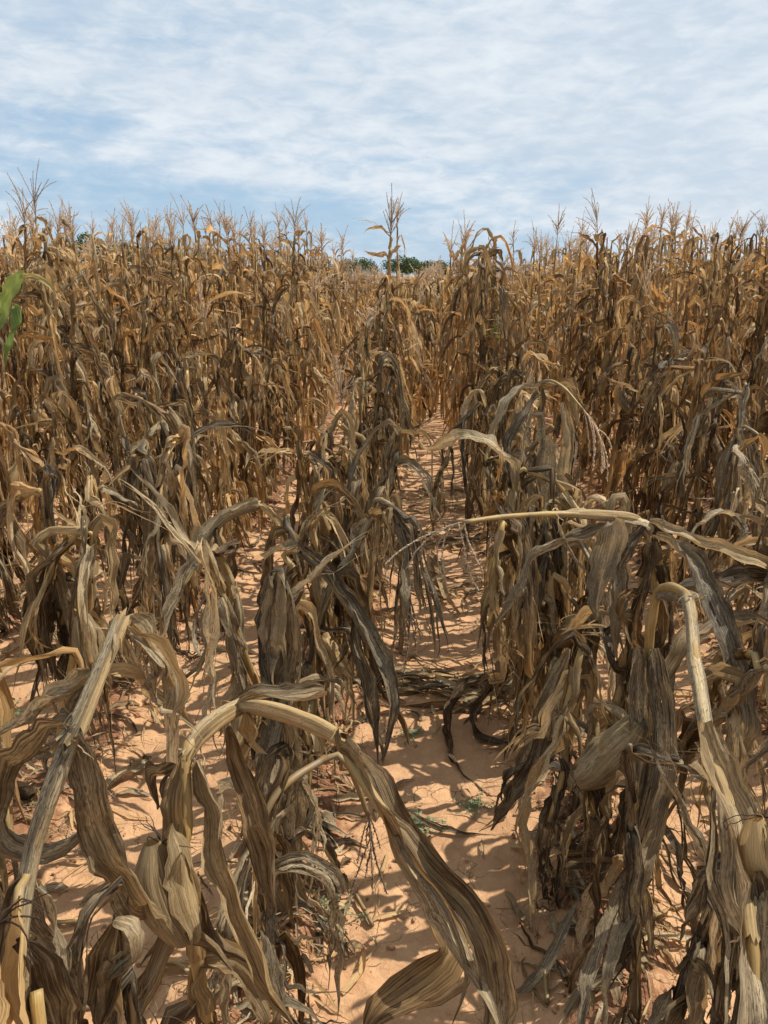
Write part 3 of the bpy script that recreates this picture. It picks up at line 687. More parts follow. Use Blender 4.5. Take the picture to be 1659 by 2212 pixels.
    # pale column of hanging sheaths
    hero(-.425, 1.66, 'broken-off stalk hidden in long pale grey leaves hanging straight as a column', .1, spath=[(-.42, 1.66, 0), (-.43, 1.66, .5), tuple(at(606, 1232, 1.67))], style='stub', seed=9, tone=(.05, .6, .7, 0), r0=.0125, skip_low=.0,
         extra=[free_leaf(pix((603, 1236, 1.66), (600, 1400, 1.64), (618, 1560, 1.61), (640, 1720, 1.58), (636, 1850, 1.56), (665, 1930, 1.54), (735, 1990, 1.5), (785, 2040, 1.48)), .088, 1.5, 51, PALE, (0.1, -1, .2), .5, 1, .9, 10, ([0, .4, .7, 1], [.8, 1, .8, .1])),
                free_leaf(pix((615, 1250, 1.68), (640, 1400, 1.66), (600, 1560, 1.6), (585, 1700, 1.56), (600, 1850, 1.52), (650, 1960, 1.5), (760, 2075, 1.44)), .07, 2.2, 52, (.05, .7, .65, 0), (0.1, -1, .2), .7, 3, .9, 10),
                free_leaf(pix((590, 1240, 1.67), (580, 1330, 1.66), (575, 1450, 1.62), (590, 1600, 1.6)), .045, 2.5, 53, GREY, (-.2, -1, .2), .7, 2, .9, 8)])
    # dark broken top leaning over toward the path
    D = pix((625, 1420, 1.98), (640, 1250, 1.98), (612, 1200, 1.99), (650, 1190, 1.97), (700, 1235, 1.92), (755, 1305, 1.85), (800, 1385, 1.78), (835, 1455, 1.72))
    hero(-.43, 1.99, 'snapped maize plant with a long dark grey broken top bowed towards the path', .1, spath=np.vstack([(-.43, 1.99, 0), (-.43, 1.99, .35), D]), style='bent', seed=10, tone=(.1, .6, .4, 0), r0=.0115, noleaf_after=.75,
         extra=[sheath(pix((650, 1190, 1.97), (700, 1235, 1.92), (755, 1305, 1.85), (800, 1385, 1.78), (835, 1455, 1.72)), [.012, .0145, .015, .014, .012], 611, (.05, .85, .4, 0)), free_leaf(pix((648, 1188, 1.96), (700, 1232, 1.91), (755, 1300, 1.84), (800, 1380, 1.77), (838, 1455, 1.70), (852, 1540, 1.66), (828, 1650, 1.62)), .062, 3.6, 61, (.05, .85, .35, 0), (.3, -.3, 1), .5, 1, .9, 9, ([0, .6, 1], [1, .9, .2])),
                free_leaf(pix((650, 1190, 1.96), (612, 1183, 2.0), (575, 1205, 2.02)), .06, 2.4, 62, (.05, .75, .6, 0), (0, -.2, 1), .3, 1, .8, 8, ([0, 1], [1, .7])),
                free_leaf(pix((760, 1310, 1.84), (770, 1400, 1.8), (800, 1500, 1.74), (805, 1640, 1.68)), .05, 2.6, 63, DARK, (.3, -1, 0), .8, 2),
                free_leaf(pix((800, 1390, 1.77), (830, 1480, 1.7), (848, 1560, 1.68), (850, 1620, 1.66)), .04, 2.6, 64, BRN, (.3, -1, 0), .8, 2)])
    J = pix((640, 1300, 2.35), (618, 1165, 2.36), (585, 1105, 2.36), (552, 1092, 2.36), (500, 1112, 2.30), (455, 1150, 2.25), (425, 1215, 2.2), (395, 1270, 2.15))
    hero(-.45, 2.37, 'maize plant snapped like an inverted V, pale grey top hanging away from path', .1, spath=np.vstack([(-.42, 2.37, 0), (-.42, 2.37, .3), J]), style='bent', seed=11, tone=(.08, .6, .6, 0), r0=.011, noleaf_after=.7,
         extra=[sheath(pix((552, 1092, 2.36), (500, 1112, 2.30), (455, 1150, 2.25), (425, 1215, 2.2)), [.014, .015, .013], 711, (.05, .6, .85, 0)), free_leaf(pix((555, 1090, 2.35), (500, 1110, 2.29), (452, 1150, 2.23), (420, 1220, 2.18), (380, 1290, 2.12), (335, 1360, 2.05)), .07, 3.2, 71, PALE, (0, -.3, 1), .4, 2, .8, 8),
                free_leaf(pix((470, 1140, 2.25), (480, 1240, 2.2), (445, 1340, 2.15), (470, 1400, 2.1), (560, 1412, 2.05)), .05, 2.2, 72, GREY, (0, -1, .1), .8, 2),
                free_leaf(pix((560, 1095, 2.36), (600, 1130, 2.34), (640, 1165, 2.33)), .05, 3.4, 73, YEL, (0, -.2, 1), .2, 1, .9, 8, ([0, 1], [1, .8]))])
    # right of the path: the yellow stalk standing in its dark open sheath, snapped top coming forward
    E = pix((1402, 1400, 1.50), (1410, 1330, 1.50), (1420, 1282, 1.50), (1445, 1268, 1.46), (1488, 1292, 1.38), (1497, 1380, 1.26), (1512, 1500, 1.10), (1535, 1600, .99), (1575, 1730, .88), (1608, 1850, .80), (1625, 2020, .72), (1640, 2260, .64))
    hero(.50, 1.5, 'snapped plant whose bleached striped top falls forward beside a bright ochre stalk', .16, spath=np.vstack([(.47, 1.52, 0), (.47, 1.52, .4), E]), style='bent', seed=12, tone=(.12, .55, .45, 0), r0=.0125, noleaf_after=.55, bare=(.6, 1.2),
         extra=[free_leaf(pix((1418, 1272, 1.50), (1450, 1262, 1.46), (1492, 1286, 1.38)), .09, 3.6, 81, (.05, .7, .75, 0), (0, -.2, -1), .2, 1, .9, 10, ([0, .5, 1], [.8, 1, .8])),
                sheath(pix((1486, 1294, 1.37), (1498, 1390, 1.25), (1512, 1500, 1.10), (1535, 1600, .99)), [.013, .0135, .0135, .0125], 82, (0.05, .8, .85, 0)),
                sheath(pix((1535, 1600, .99), (1575, 1730, .88), (1608, 1850, .80), (1625, 2020, .72)), [.012, .012, .011], 822, (0.1, .4, .95, 0)),
                free_leaf(pix((1520, 1560, .98), (1548, 1660, .93), (1590, 1770, .84), (1615, 1900, .77), (1628, 2060, .70), (1640, 2260, .64)), .062, 2.6, 83, (.05, .55, .9, 0), (.2, -1, .3), .3, 1, .8, 10, ([0, .4, 1], [.8, 1.1, 1.1])),
                free_leaf(pix((1530, 1600, .99), (1560, 1750, .92), (1560, 1900, .86), (1600, 2050, .80), (1600, 2260, .72)), .055, 2.2, 84, (.1, .5, .6, 0), (.2, -1, .3), 1.3, 3, .8, 10),
                free_leaf(pix((1385, 1275, 1.53), (1372, 1320, 1.54), (1375, 1380, 1.54), (1402, 1405, 1.53)), .04, 2.6, 85, (.2, .3, -.1, 0), (1, -.5, 0), .1, 1, .8, 8, ([0, .5, 1], [.5, 1, .6])),
                free_leaf(pix((1430, 1275, 1.54), (1442, 1330, 1.54), (1432, 1390, 1.54), (1408, 1408, 1.53)), .04, 2.6, 86, (.2, .3, -.1, 0), (-1, -.5, 0), .1, 1, .8, 8, ([0, .5, 1], [.5, 1, .6])),
                free_leaf(pix((1375, 1398, 1.50), (1378, 1500, 1.48), (1385, 1620, 1.45), (1372, 1740, 1.42), (1385, 1880, 1.38), (1395, 2060, 1.34)), .075, 2.4, 87, (.08, .65, .55, 0), (0, -1, .1), .5, 3, .9, 10, ([0, .3, .8, 1], [.7, 1, .8, .3])),
                free_leaf(pix((1415, 1398, 1.49), (1432, 1500, 1.46), (1440, 1620, 1.42), (1410, 1750, 1.36), (1365, 1880, 1.28), (1325, 2010, 1.2), (1295, 2150, 1.12), (1275, 2300, 1.05)), .072, 2.4, 88, (.06, .7, .6, 0), (0, -1, .1), .8, 2, .9, 10, ([0, .3, .8, 1], [.8, 1, .8, .5]))],
         ear=(at(1385, 1560, 1.47), tuple(at(1205, 1725, 1.50) - at(1385, 1560, 1.47)), .215, .078, (.1, .45, .45, 0)))
    # arching wide leaf and horizontal snapped top with the tassel reaching over the path
    Hh = pix((1420, 1420, 1.95), (1412, 1250, 1.95), (1395, 1150, 1.95), (1370, 1120, 1.94), (1290, 1112, 1.90), (1195, 1110, 1.86), (1090, 1116, 1.82), (1000, 1128, 1.78))
    tg = Geo(); rg = np.random.default_rng(77)
    def spikelets(pts, r, nsp, lt):
        tube(tg, catmull(pts, .015), np.full(len(catmull(pts, .015)), r), 4, (.3, .3, lt, 0), m=TASSEL)
        P = resample(catmull(pts, .01), nsp); T, N, B = frames(P, np.array((.2, .5, .4)))
        for i in range(nsp):
            a = rg.random() * 6.28; o = N[i] * math.cos(a) + B[i] * math.sin(a); q = np.cross(T[i], o); l = rg.uniform(.008, .012)
            V = np.array([P[i], P[i] + (T[i] * .8 + o * .35) * l * .5 + q * l * .17, P[i] + (T[i] * .85 + o * .4) * l, P[i] + (T[i] * .8 + o * .35) * l * .5 - q * l * .17])
            tg.add(V, np.array([[0, 1, 2, 3]]), V[:, :2], np.tile((.3, .3, lt + rg.uniform(-.1, .2), 0), (4, 1)), TASSEL)
    spikelets(pix((1000, 1128, 1.78), (955, 1142, 1.76), (905, 1165, 1.73), (868, 1187, 1.7), (835, 1215, 1.67)), .002, 110, .6)
    for q in ([(985, 1130), (965, 1150), (945, 1180), (950, 1230), (965, 1262)], [(975, 1135), (960, 1165), (955, 1200), (958, 1240)], [(1003, 1130), (1010, 1165), (1025, 1200), (1040, 1228)],
              [(990, 1130), (1000, 1170), (1010, 1220), (1030, 1270)], [(965, 1140), (930, 1160), (900, 1190), (880, 1225)]):
        spikelets([at(a, b, 1.76 - .0003 * (b - 1130)) for a, b in q], .0014, 60, .62)
    hero(.50, 1.95, 'snapped plant with its bleached top and tassel reaching level across the path', .14, spath=np.vstack([(.50, 1.96, 0), (.50, 1.96, .3), Hh]), style='bent', seed=13, tone=(.1, .55, .5, 0), r0=.0115, noleaf_after=.7,
         extra=[('tassel', tg, []), sheath(pix((1395, 1150, 1.95), (1370, 1120, 1.94), (1290, 1112, 1.90), (1195, 1110, 1.86)), [.013, .013, .012, .007], 911, (.05, .5, .9, 0)),
                free_leaf(pix((1410, 1140, 1.95), (1370, 1118, 1.93), (1290, 1110, 1.9), (1190, 1108, 1.86)), .05, 4.2, 91, (.05, .55, .85, 0), (0, 0, -1), .2, 1, 1, 8, ([0, 1], [1, .6])),
                free_leaf(pix((1325, 1128, 1.88), (1332, 1150, 1.86), (1315, 1215, 1.84), (1292, 1280, 1.82), (1290, 1330, 1.82)), .088, 1.6, 92, (.05, .75, .7, 0), (-.2, -1, .3), .3, 1, .7, 10, ([0, .15, .6, 1], [.6, 1, .9, .1])),
                free_leaf(pix((1340, 1140, 1.92), (1260, 1160, 1.88), (1195, 1185, 1.85), (1150, 1215, 1.84), (1120, 1275, 1.82), (1060, 1350, 1.8)), .05, 1.9, 93, (.1, .6, .6, 0), (0, -.5, 1), 1.0),
                free_leaf(pix((1400, 1130, 1.95), (1450, 1150, 1.95), (1530, 1175, 1.95), (1600, 1200, 1.95), (1700, 1240, 1.95)), .055, 2.6, 94, (.05, .5, .8, 0), (0, -.5, 1), .4, 1, .8, 8, ([0, .5, 1], [.7, 1, .8])),
                free_leaf(pix((1420, 1160, 1.9), (1480, 1200, 1.82), (1530, 1275, 1.72), (1570, 1370, 1.62), (1600, 1480, 1.55), (1608, 1580, 1.52), (1580, 1690, 1.5)), .072, 2.2, 95, (.08, .7, .55, 0), (.4, -.6, .6), .5, 1, .8, 10, ([0, .2, .8, 1], [.7, 1, .8, .2])),
                free_leaf(pix((1390, 1135, 1.94), (1340, 1200, 1.9), (1330, 1300, 1.88), (1345, 1420, 1.86)), .06, 2.2, 96, GREY, (0, -1, 0), .5, 2),
                free_leaf(pix((1200, 1115, 1.86), (1220, 1160, 1.85), (1250, 1210, 1.84), (1280, 1245, 1.84)), .012, 2.2, 97, PALE, (0, -1, 0), .5)])
    hero(.47, 3.05, 'maize plant with bleached shredded leaves and a drooping tassel right of path', .1, style='bent', H=1.05, seed=21, tone=(.03, .8, .85, 0), spath=np.vstack([(.45, 3.05, 0), (.46, 3.05, .6), pix((1172, 1000, 3.0), (1170, 850, 2.97), (1180, 822, 2.95), (1215, 835, 2.9), (1260, 885, 2.85))]),
         tassel=True, tdir=(.45, -.1, -.55), tsize=.34, noleaf_after=1.2, tlight=.7,
         extra=[free_leaf(pix((1180, 940, 2.95), (1175, 1000, 2.94), (1165, 1080, 2.93), (1150, 1160, 2.92)), .10, 1.8, 101, PALE, (0, -1, .1), .3, 1, .9, 8), free_leaf(pix((1215, 870, 2.9), (1225, 950, 2.9), (1222, 1050, 2.9), (1215, 1130, 2.9)), .07, 2.6, 102, PALE, (0, -1, .1), .6, 3),
                free_leaf(pix((1165, 850, 2.95), (1140, 880, 2.9), (1100, 960, 2.85), (1110, 1040, 2.8), (1140, 1100, 2.8)), .05, 2.6, 103, GREY, (0, -.4, 1), .8, 2), free_leaf(pix((1175, 830, 2.95), (1110, 850, 2.9), (1065, 930, 2.85), (1050, 990, 2.85)), .05, 2.6, 104, PALE, (0, -.4, 1), .8)])
    hero(.40, 2.35, 'brown maize plant with long leaves looped onto the path soil at its foot', .1, style='bent', H=.98, seed=22, tone=(.25, .4, .4, 0),
         extra=[free_leaf([(.38, 2.5, .62)] + [tuple(at(a, b, y)) for a, b, y in ((1130, 1400, 2.5), (1085, 1462, 2.5), (1020, 1482, 2.5), (982, 1540, 2.42), (978, 1610, 2.28), (1005, 1680, 2.14), (1060, 1730, 2.03))], .06, 3.0, 111, (.15, .5, .42, 0), (0, 0, 1), .6, 1, .8, 8),
                free_leaf([(.38, 2.45, .5)] + [tuple(at(a, b, y)) for a, b, y in ((1120, 1440, 2.48), (1060, 1490, 2.5), (1020, 1540, 2.42), (1040, 1590, 2.32), (1100, 1588, 2.33), (1150, 1545, 2.45))], .055, 2.4, 112, (.2, .5, .35, 0), (0, 0, 1), .6, 2, .8, 8),
                free_leaf(pix((1200, 1420, 2.1), (1160, 1560, 2.05), (1120, 1680, 2.0), (1100, 1740, 1.95), (1040, 1810, 1.87)), .05, 2.0, 113, GREY, (0, -1, .2), 1.4, 2, .8, 8)])
    hero(.43, 1.85, 'thick brown clump of hanging leaves behind the plant with the ochre stalk', .1, style='bent', H=.98, seed=23, tone=(.4, .3, .42, 0), extra=[free_leaf(pix((1230, 1400, 1.75), (1180, 1520, 1.7), (1160, 1640, 1.68), (1100, 1740, 1.66), (1060, 1800, 1.7)), .06, 2.0, 114, GREY, (0, -1, .2), .9, 1)])
    hero(1.27, 3.2, 'pale bleached plant with leaves hanging in a white column, second row right', .1, spath=np.vstack([(1.27, 3.25, 0), (1.27, 3.25, .5), pix((1605, 1120, 3.22), (1603, 1000, 3.2), (1598, 925, 3.2), (1625, 930, 3.15), (1660, 960, 3.1))]), style='bent', seed=27, tone=(.03, .8, .8, 0), noleaf_after=.8,
         extra=[free_leaf(pix((1598, 925, 3.18), (1592, 1000, 3.16), (1600, 1100, 3.14), (1605, 1200, 3.12)), .07, 2.6, 141, PALE, (0, -1, .1), .5, 3), free_leaf(pix((1605, 930, 3.18), (1640, 1020, 3.14), (1645, 1120, 3.1), (1630, 1230, 3.1)), .07, 2.2, 142, (.05, .8, .55, 0), (0, -1, .1), .6, 3),
                free_leaf(pix((1590, 940, 3.18), (1560, 1010, 3.14), (1545, 1100, 3.1), (1520, 1180, 3.1)), .06, 2.6, 143, GREY, (0, -1, .1), .6, 2)])
    hero(1.05, 1.95, 'plant sending broad grey leaves level past the bleached striped broken top', .12, spath=np.vstack([(1.08, 1.98, 0), (1.08, 1.98, .4), pix((1700, 1300, 2.0), (1690, 1180, 2.0))]), style='stub', seed=28, tone=(.1, .6, .5, 0), noleaf_after=.9,
         extra=[free_leaf(pix((1700, 1335, 1.95), (1640, 1345, 1.9), (1570, 1350, 1.85), (1510, 1375, 1.8), (1460, 1425, 1.76), (1440, 1500, 1.74)), .07, 1.8, 144, (.15, .5, .5, 0), (0, -.4, 1), .5, 1), free_leaf(pix((1700, 1240, 1.97), (1600, 1252, 1.92), (1510, 1262, 1.88), (1450, 1290, 1.86)), .06, 2.0, 145, (.1, .7, .35, 0), (0, -.6, 1), .5, 1),
                free_leaf(pix((1690, 1180, 1.98), (1660, 1300, 1.9), (1650, 1420, 1.86), (1655, 1560, 1.84)), .07, 2.2, 146, GREY, (0, -1, .2), .6, 2)])
    hero(.66, .84, 'ochre husked ear with dark leaf at the lower corner beside the striped top', .05, spath=[(.66, .84, 0), (.67, .83, .4), tuple(at(1720, 1960, .80)), tuple(at(1715, 1880, .80))], style='stub', seed=29, tone=(.1, .5, .5, 0), skip_low=5, r0=.010,
         ear=(at(1700, 1960, .78), tuple(at(1652, 1770, .80) - at(1700, 1960, .78)), .13, .05, (.2, .15, .8, 0)), extra=[free_leaf(pix((1640, 1880, .76), (1655, 1960, .75), (1650, 2080, .73), (1665, 2250, .7)), .05, 2.2, 147, DARK, (0, -1, .2), .5, 2)])
    # left second row: plant with a husked ear low on a yellow stalk
    hero(-1.27, 1.98, 'plant with a yellow lower stalk and a husked ear, second row left of path', .14, style='bent', H=.92, seed=24, tone=(.15, .5, .55, 0), bare=(.2, .45), ear=(.62, (.25, -.3, -.6), .19, .07, (.1, .3, .5, 0)), r0=.0135)
    # hanging tassels by the path
    def hang_tassel(px, py0, py1, Y, n, sd):
        g2 = Geo(); r2 = np.random.default_rng(sd); L = float(np.linalg.norm(at(px, py0, Y) - at(px, py1, Y)))
        tassel_geo(g2, at(px, py0, Y), np.array((.05, -.1, -1.0)), L, r2, n, 2, 1.5, (.3, .4, .3, 0)); return ('tassel', g2, [])
    hero(-.36, 2.12, 'maize plant with a dark tassel hanging upside down at the edge of the path', .1, style='bent', H=.95, seed=25, tone=(.15, .6, .42, 0),
         spath=np.vstack([(-.42, 2.15, 0), (-.42, 2.15, .5), pix((800, 1120, 2.3), (812, 1080, 2.3), (850, 1100, 2.26), (872, 1180, 2.22), (884, 1290, 2.18))]), noleaf_after=1.15,
         extra=[hang_tassel(886, 1285, 1455, 2.18, 7, 5), free_leaf(pix((850, 1100, 2.26), (880, 1170, 2.2), (882, 1260, 2.15), (868, 1340, 2.12)), .06, 2.2, 121, (.1, .7, .5, 0), (0, -1, .1), .4, 2)])
    hero(-.40, 1.34, 'low brown plant with a dark tassel hanging to the soil beside the pale column', .09, style='bent', H=.7, seed=26, tone=(.3, .3, .4, 0),
         spath=[(-.42, 1.36, 0), (-.42, 1.36, .45), tuple(at(700, 1640, 1.5)), tuple(at(750, 1650, 1.5)), tuple(at(795, 1760, 1.52))], noleaf_after=.5, extra=[hang_tassel(797, 1760, 1960, 1.52, 6, 6)])
build_heroes()

# ------------------------------------------------------------------ the rest of the rows
TALL = [(30, 340, 2.42), (-5, 395, 2.3), (60, 420, 2.3), (85, 440, 2.25), (165, 425, 2.3), (240, 455, 2.3), (277, 445, 2.28), (325, 452, 2.25), (380, 425, 2.3), (430, 430, 2.35), (470, 440, 2.3), (510, 465, 2.25), (550, 452, 2.3), (608, 418, 2.35),
        (705, 488, 2.1), (740, 490, 2.15), (818, 410, 2.3), (858, 425, 2.3), (1000, 505, 2.1), (1090, 482, 2.2), (1130, 482, 2.25), (1200, 450, 2.3), (1270, 490, 2.25), (1340, 490, 2.3), (1405, 475, 2.3), (1500, 480, 2.3), (1585, 455, 2.35), (1650, 452, 2.35)]
ORD = ['first', 'second', 'third', 'fourth', 'fifth', 'sixth', 'seventh', 'eighth', 'ninth', 'tenth', 'eleventh', 'twelfth', 'thirteenth', 'fourteenth', 'fifteenth', 'sixteenth', 'seventeenth', 'eighteenth']
NTH = ORD + ['nineteenth', 'twentieth'] + ['twenty-' + q for q in ORD[:9]]
def tall_heroes():
    for k, (px, py, Ht) in enumerate(sorted(TALL)):
        r = ray(px, py); t = (Ht - CAM_H) / r[2]; X = CAM_X + r[0] * t; Y = r[1] * t
        row = (round(X / ROW - 0.5) + 0.5) * ROW
        if abs(r[0]) > 0.03: Y2 = Y * (row - CAM_X) / (X - CAM_X)
        else: Y2 = Y; row = X
        if not (3.0 < Y2 < 14): Y2 = Y
        Hn = CAM_H + r[2] * Y2 / r[1]
        xx = CAM_X + r[0] * Y2 / r[1]
        grn = 0.22 if (px in (1000, 1090)) else 0.0
        tl = 0.42 if px != 818 else 0.25
        ts = 0.34 if px != 30 else 0.42
        tall_look = 'tall maize plant breaking the skyline, its tassel %s from the left of the high ones' % NTH[k]
        hero(xx, Y2, tall_look, .1, style='upright', H=Hn - ts * 0.97, seed=430 + k, tone=(0.5 if px > 1000 else 0.35, 0.2, 0.5, 0), tassel=True, tsize=ts, green=grn, lod=0 if Y2 < 7 else 1, tlight=tl, tdir=None if px != 1090 else (-.6, 0, .45))
tall_heroes()
# the plant with green leaves at the edge of the frame
hero(-1.93, 3.75, 'maize plant still carrying broad green leaves among the dried brown ones', .15, style='upright', H=1.68, seed=41, tone=(.3, .2, .6, 0), green=0.0,
     extra=[free_leaf(pix((-25, 740, 3.7), (-2, 690, 3.68), (18, 640, 3.64), (40, 602, 3.6), (52, 592, 3.58)), .12, .9, 131, (.1, .1, .8, 1.0), (-.3, -.9, .3), .2, 1, .7, 8, ([0, .5, .85, 1], [.5, 1, .7, .3])), free_leaf(pix((35, 660, 3.6), (42, 690, 3.55), (30, 730, 3.5), (12, 790, 3.5)), .08, .8, 132, (.1, .1, .6, 1.0), (-.3, -.8, .2), .4, 1, .7, 8),
            free_leaf(pix((45, 600, 3.6), (75, 600, 3.5), (110, 620, 3.5), (122, 640, 3.5)), .03, 2.0, 133, (.1, .1, .9, .3), (-.3, -.6, .7), .3)])

def visible(x, y, H):
    for z in (0.05, H * 0.5, H):
        q = project(x, y, z)
        if q and -60 < q[0] < 1720 and -100 < q[1] < 2400: return True
    return False
def crop_height(x, y):
    side = abs(x)
    if y < 1.7: h = 0.74
    elif y < 2.9: h = 0.92
    elif y < 5.5: h = (0.98 + (y - 2.9) * 0.12) if side < 0.6 else 1.0 + (y - 2.9) * 0.18
    else: h = 1.40 + min(1.0, (y - 5.5) / 3.0) * 0.10
    if side > 1.6 and y > 3.8: h = max(h, 1.38 + 0.055 * min(y, 12))
    if 0 < x < 1.4 and 5 < y < 10: h = 1.72
    if y > 13: h = min(h, 1.98 - (y - 13) * 0.035) if side > 1.6 else 1.48
    return max(h, 1.5) if y > 13 else h
cands = []
for k in range(-36, 36):
    X = (k + 0.5) * ROW; y = -0.2 + rnd.random() * 0.2
    while y < 30:
        y += rnd.uniform(0.13, 0.22) if X < 0 and y < 2.6 else rnd.uniform(0.095, 0.17) if y < 4.5 else rnd.uniform(0.11, 0.20)
        x = X + rnd.gauss(0, 0.03 + min(0.09, max(0, y - 5) * 0.02))
        if abs(X) < 0.5 and y > 5.8: x = X * (1 - 0.20 * min(4.6, y - 5.8)) + rnd.gauss(0, 0.07)
        if math.hypot(x - CAM_X, y) < 0.62: continue
        if 0 < x < 1.0 and y < 0.98: continue
        if abs(x) < 0.5 and y < 0.8: continue
        if any(abs(x - a) < 0.25 and abs(y - b) < c for a, b, c in taken if y > 2.6 or x < 0 or c > .13): continue
        if abs(x) > 0.62 * y + 3.0: continue
        H = crop_height(x, y) * rnd.uniform(0.88, 1.12)
        cands.append((math.hypot(x, y), x, y, H, rnd.random()))
cands.sort()
N_IND = 298 - len(plants)
merge_near, ind = [], []
for c in cands:
    (ind if len(ind) < N_IND and visible(c[1], c[2], c[3]) else merge_near).append(c)
def choose_style(y, u):
    pb = 0.97 if y < 2.9 else 0.75 if y < 4.2 else 0.35 if y < 6 else 0.08
    return 'bent' if u < pb else 'upright'
for j, (d, x, y, H, u) in enumerate(ind):
    st = choose_style(y, u)
    near = min(1.0, max(0.0, (y - 1.5) / 5))
    tone = (rnd.uniform(0.05, 0.35) + 0.32 * near + (0.10 if x > 0.6 else 0), rnd.uniform(0.45, 0.85) - 0.42 * near, rnd.uniform(0.35, 0.68), 0)
    if st == 'bent' and (rnd.random() < 0.40 or (x > 0 and y < 1.6)): st = 'stub'
    ear = None
    if rnd.random() < 0.35:
        a = rnd.random() * 6.28; dn = rnd.random() < 0.6
        ear = (min(H * 0.55, 0.75), (math.cos(a) * 0.5, math.sin(a) * 0.5, -0.8 if dn else 0.8), rnd.uniform(0.16, 0.21), rnd.uniform(0.045, 0.06), (0.15, 0.3, rnd.uniform(0.4, 0.75), 0))
    ts = st == 'upright' and rnd.random() < (0.06 if y < 8 else 0.35)
    g_ = 0
    lod = 0 if y < 6.5 else 1
    r_ = make_plant(x, y, st, H, 1000 + j, tone, lod, tassel=ts, ear=ear, green=g_, r0=rnd.uniform(0.0095, 0.0125), tlight=0.55)
    col = 'grey-brown' if tone[1] > 0.5 else 'rusty brown' if tone[0] > 0.5 else 'tan brown'
    look = {'bent': 'snapped %s plant', 'stub': 'topless %s plant', 'upright': 'upright %s plant'}[st] % col
    if ts: look += ' with tassel'
    elif ear: look += ' with ear'
    plants.append((r_, x, y, look))

# merged remainder: everything farther off, plus what stands beside the frame
def variant(style, H, lod, seed, tassel):
    g = Geo(); rg = random.Random(seed)
    make_plant(0, 0, style, H, seed, (rg.uniform(0.25, 0.62), rg.uniform(0.1, 0.45), rg.uniform(0.35, 0.68), 0), lod, tassel=tassel, merged=g, r0=0.0115, tlight=0.6, green=0)
    return g.arrays()
V1 = [variant('upright', 1.6, 1, 5000 + i, i % 5 < 2) for i in range(26)]
VB = [variant('bent', 0.95, 1, 5200 + i, False) for i in range(8)]
V2 = [variant('upright', 1.6, 2, 5100 + i, i % 5 < 2) for i in range(24)]
field = Geo()
def put(arr, x, y, z, sc, ang, rg):
    V, F, UV, T, M = arr
    c, s = math.cos(ang), math.sin(ang)
    W_ = np.stack([(V[:, 0] * c - V[:, 1] * s) * 1.0 + x, (V[:, 0] * s + V[:, 1] * c) + y, V[:, 2] * sc + z], 1)
    T_ = T.copy(); T_[:, 0] += rg.uniform(-0.15, 0.15); T_[:, 2] += rg.uniform(-0.1, 0.1); T_[:, 1] += rg.uniform(-0.15, 0.15)
    field.V.append(W_); field.F.append(F + field.n); field.UV.append(UV); field.T.append(np.clip(T_, 0, 1.2)); field.M.append(M); field.n += len(V)
frg = random.Random(9)
for d, x, y, H, u in merge_near:
    st = choose_style(y, u)
    a = frg.choice(VB if st == 'bent' else V1)
    put(a, x, y, gz(x, y), H / (0.95 if st == 'bent' else 1.6), frg.random() * 6.28, frg)
y_far = []
for k in range(-120, 120):
    X = (k + 0.5) * ROW; y = 30
    while y < 110:
        y += frg.uniform(0.35, 0.6) * (1 + (y - 30) / 50)
        if abs(X) > 0.60 * y + 3: continue
        put(frg.choice(V2), X + frg.gauss(0, .04), y, gz(X, y), frg.uniform(0.86, 1.04), frg.random() * 6.28, frg)
fo = mesh_from('maize_field', field.arrays(), MATS)
tag(fo, 'far rows of dry brown maize running back to the trees', None, None, 'stuff')

# ------------------------------------------------------------------ labels for the plants
ORD = ['first', 'second', 'third', 'fourth', 'fifth', 'sixth', 'seventh', 'eighth', 'ninth', 'tenth', 'eleventh', 'twelfth', 'thirteenth', 'fourteenth', 'fifteenth', 'sixteenth', 'seventeenth', 'eighteenth']
def label_plants():
    rows = {}
    for i, (r_, x, y, look) in enumerate(plants): rows.setdefault(math.floor(x / ROW), []).append((y, i))
    for k, lst in rows.items():
        lst.sort(); side = 'right' if k >= 0 else 'left'; kk = k if k >= 0 else -k - 1
        for n, (y, i) in enumerate(lst):
            r_, x, yy, look = plants[i]
            grp = GROUP
            full = look if (look and 'plant with tassel' not in look and len(look.split()) > 7) else None
            if not full:
                look = look or 'tall plant with high tassel'
                if n < 18: full = '%s, %s along %s row %s of path' % (look, ORD[n], ORD[min(kk, 13)], side)
                else: full = '%s, far along %s row %s of path' % (look, ORD[min(kk, 13)], side)
            tag(r_, full, 'maize plant', grp)
label_plants()

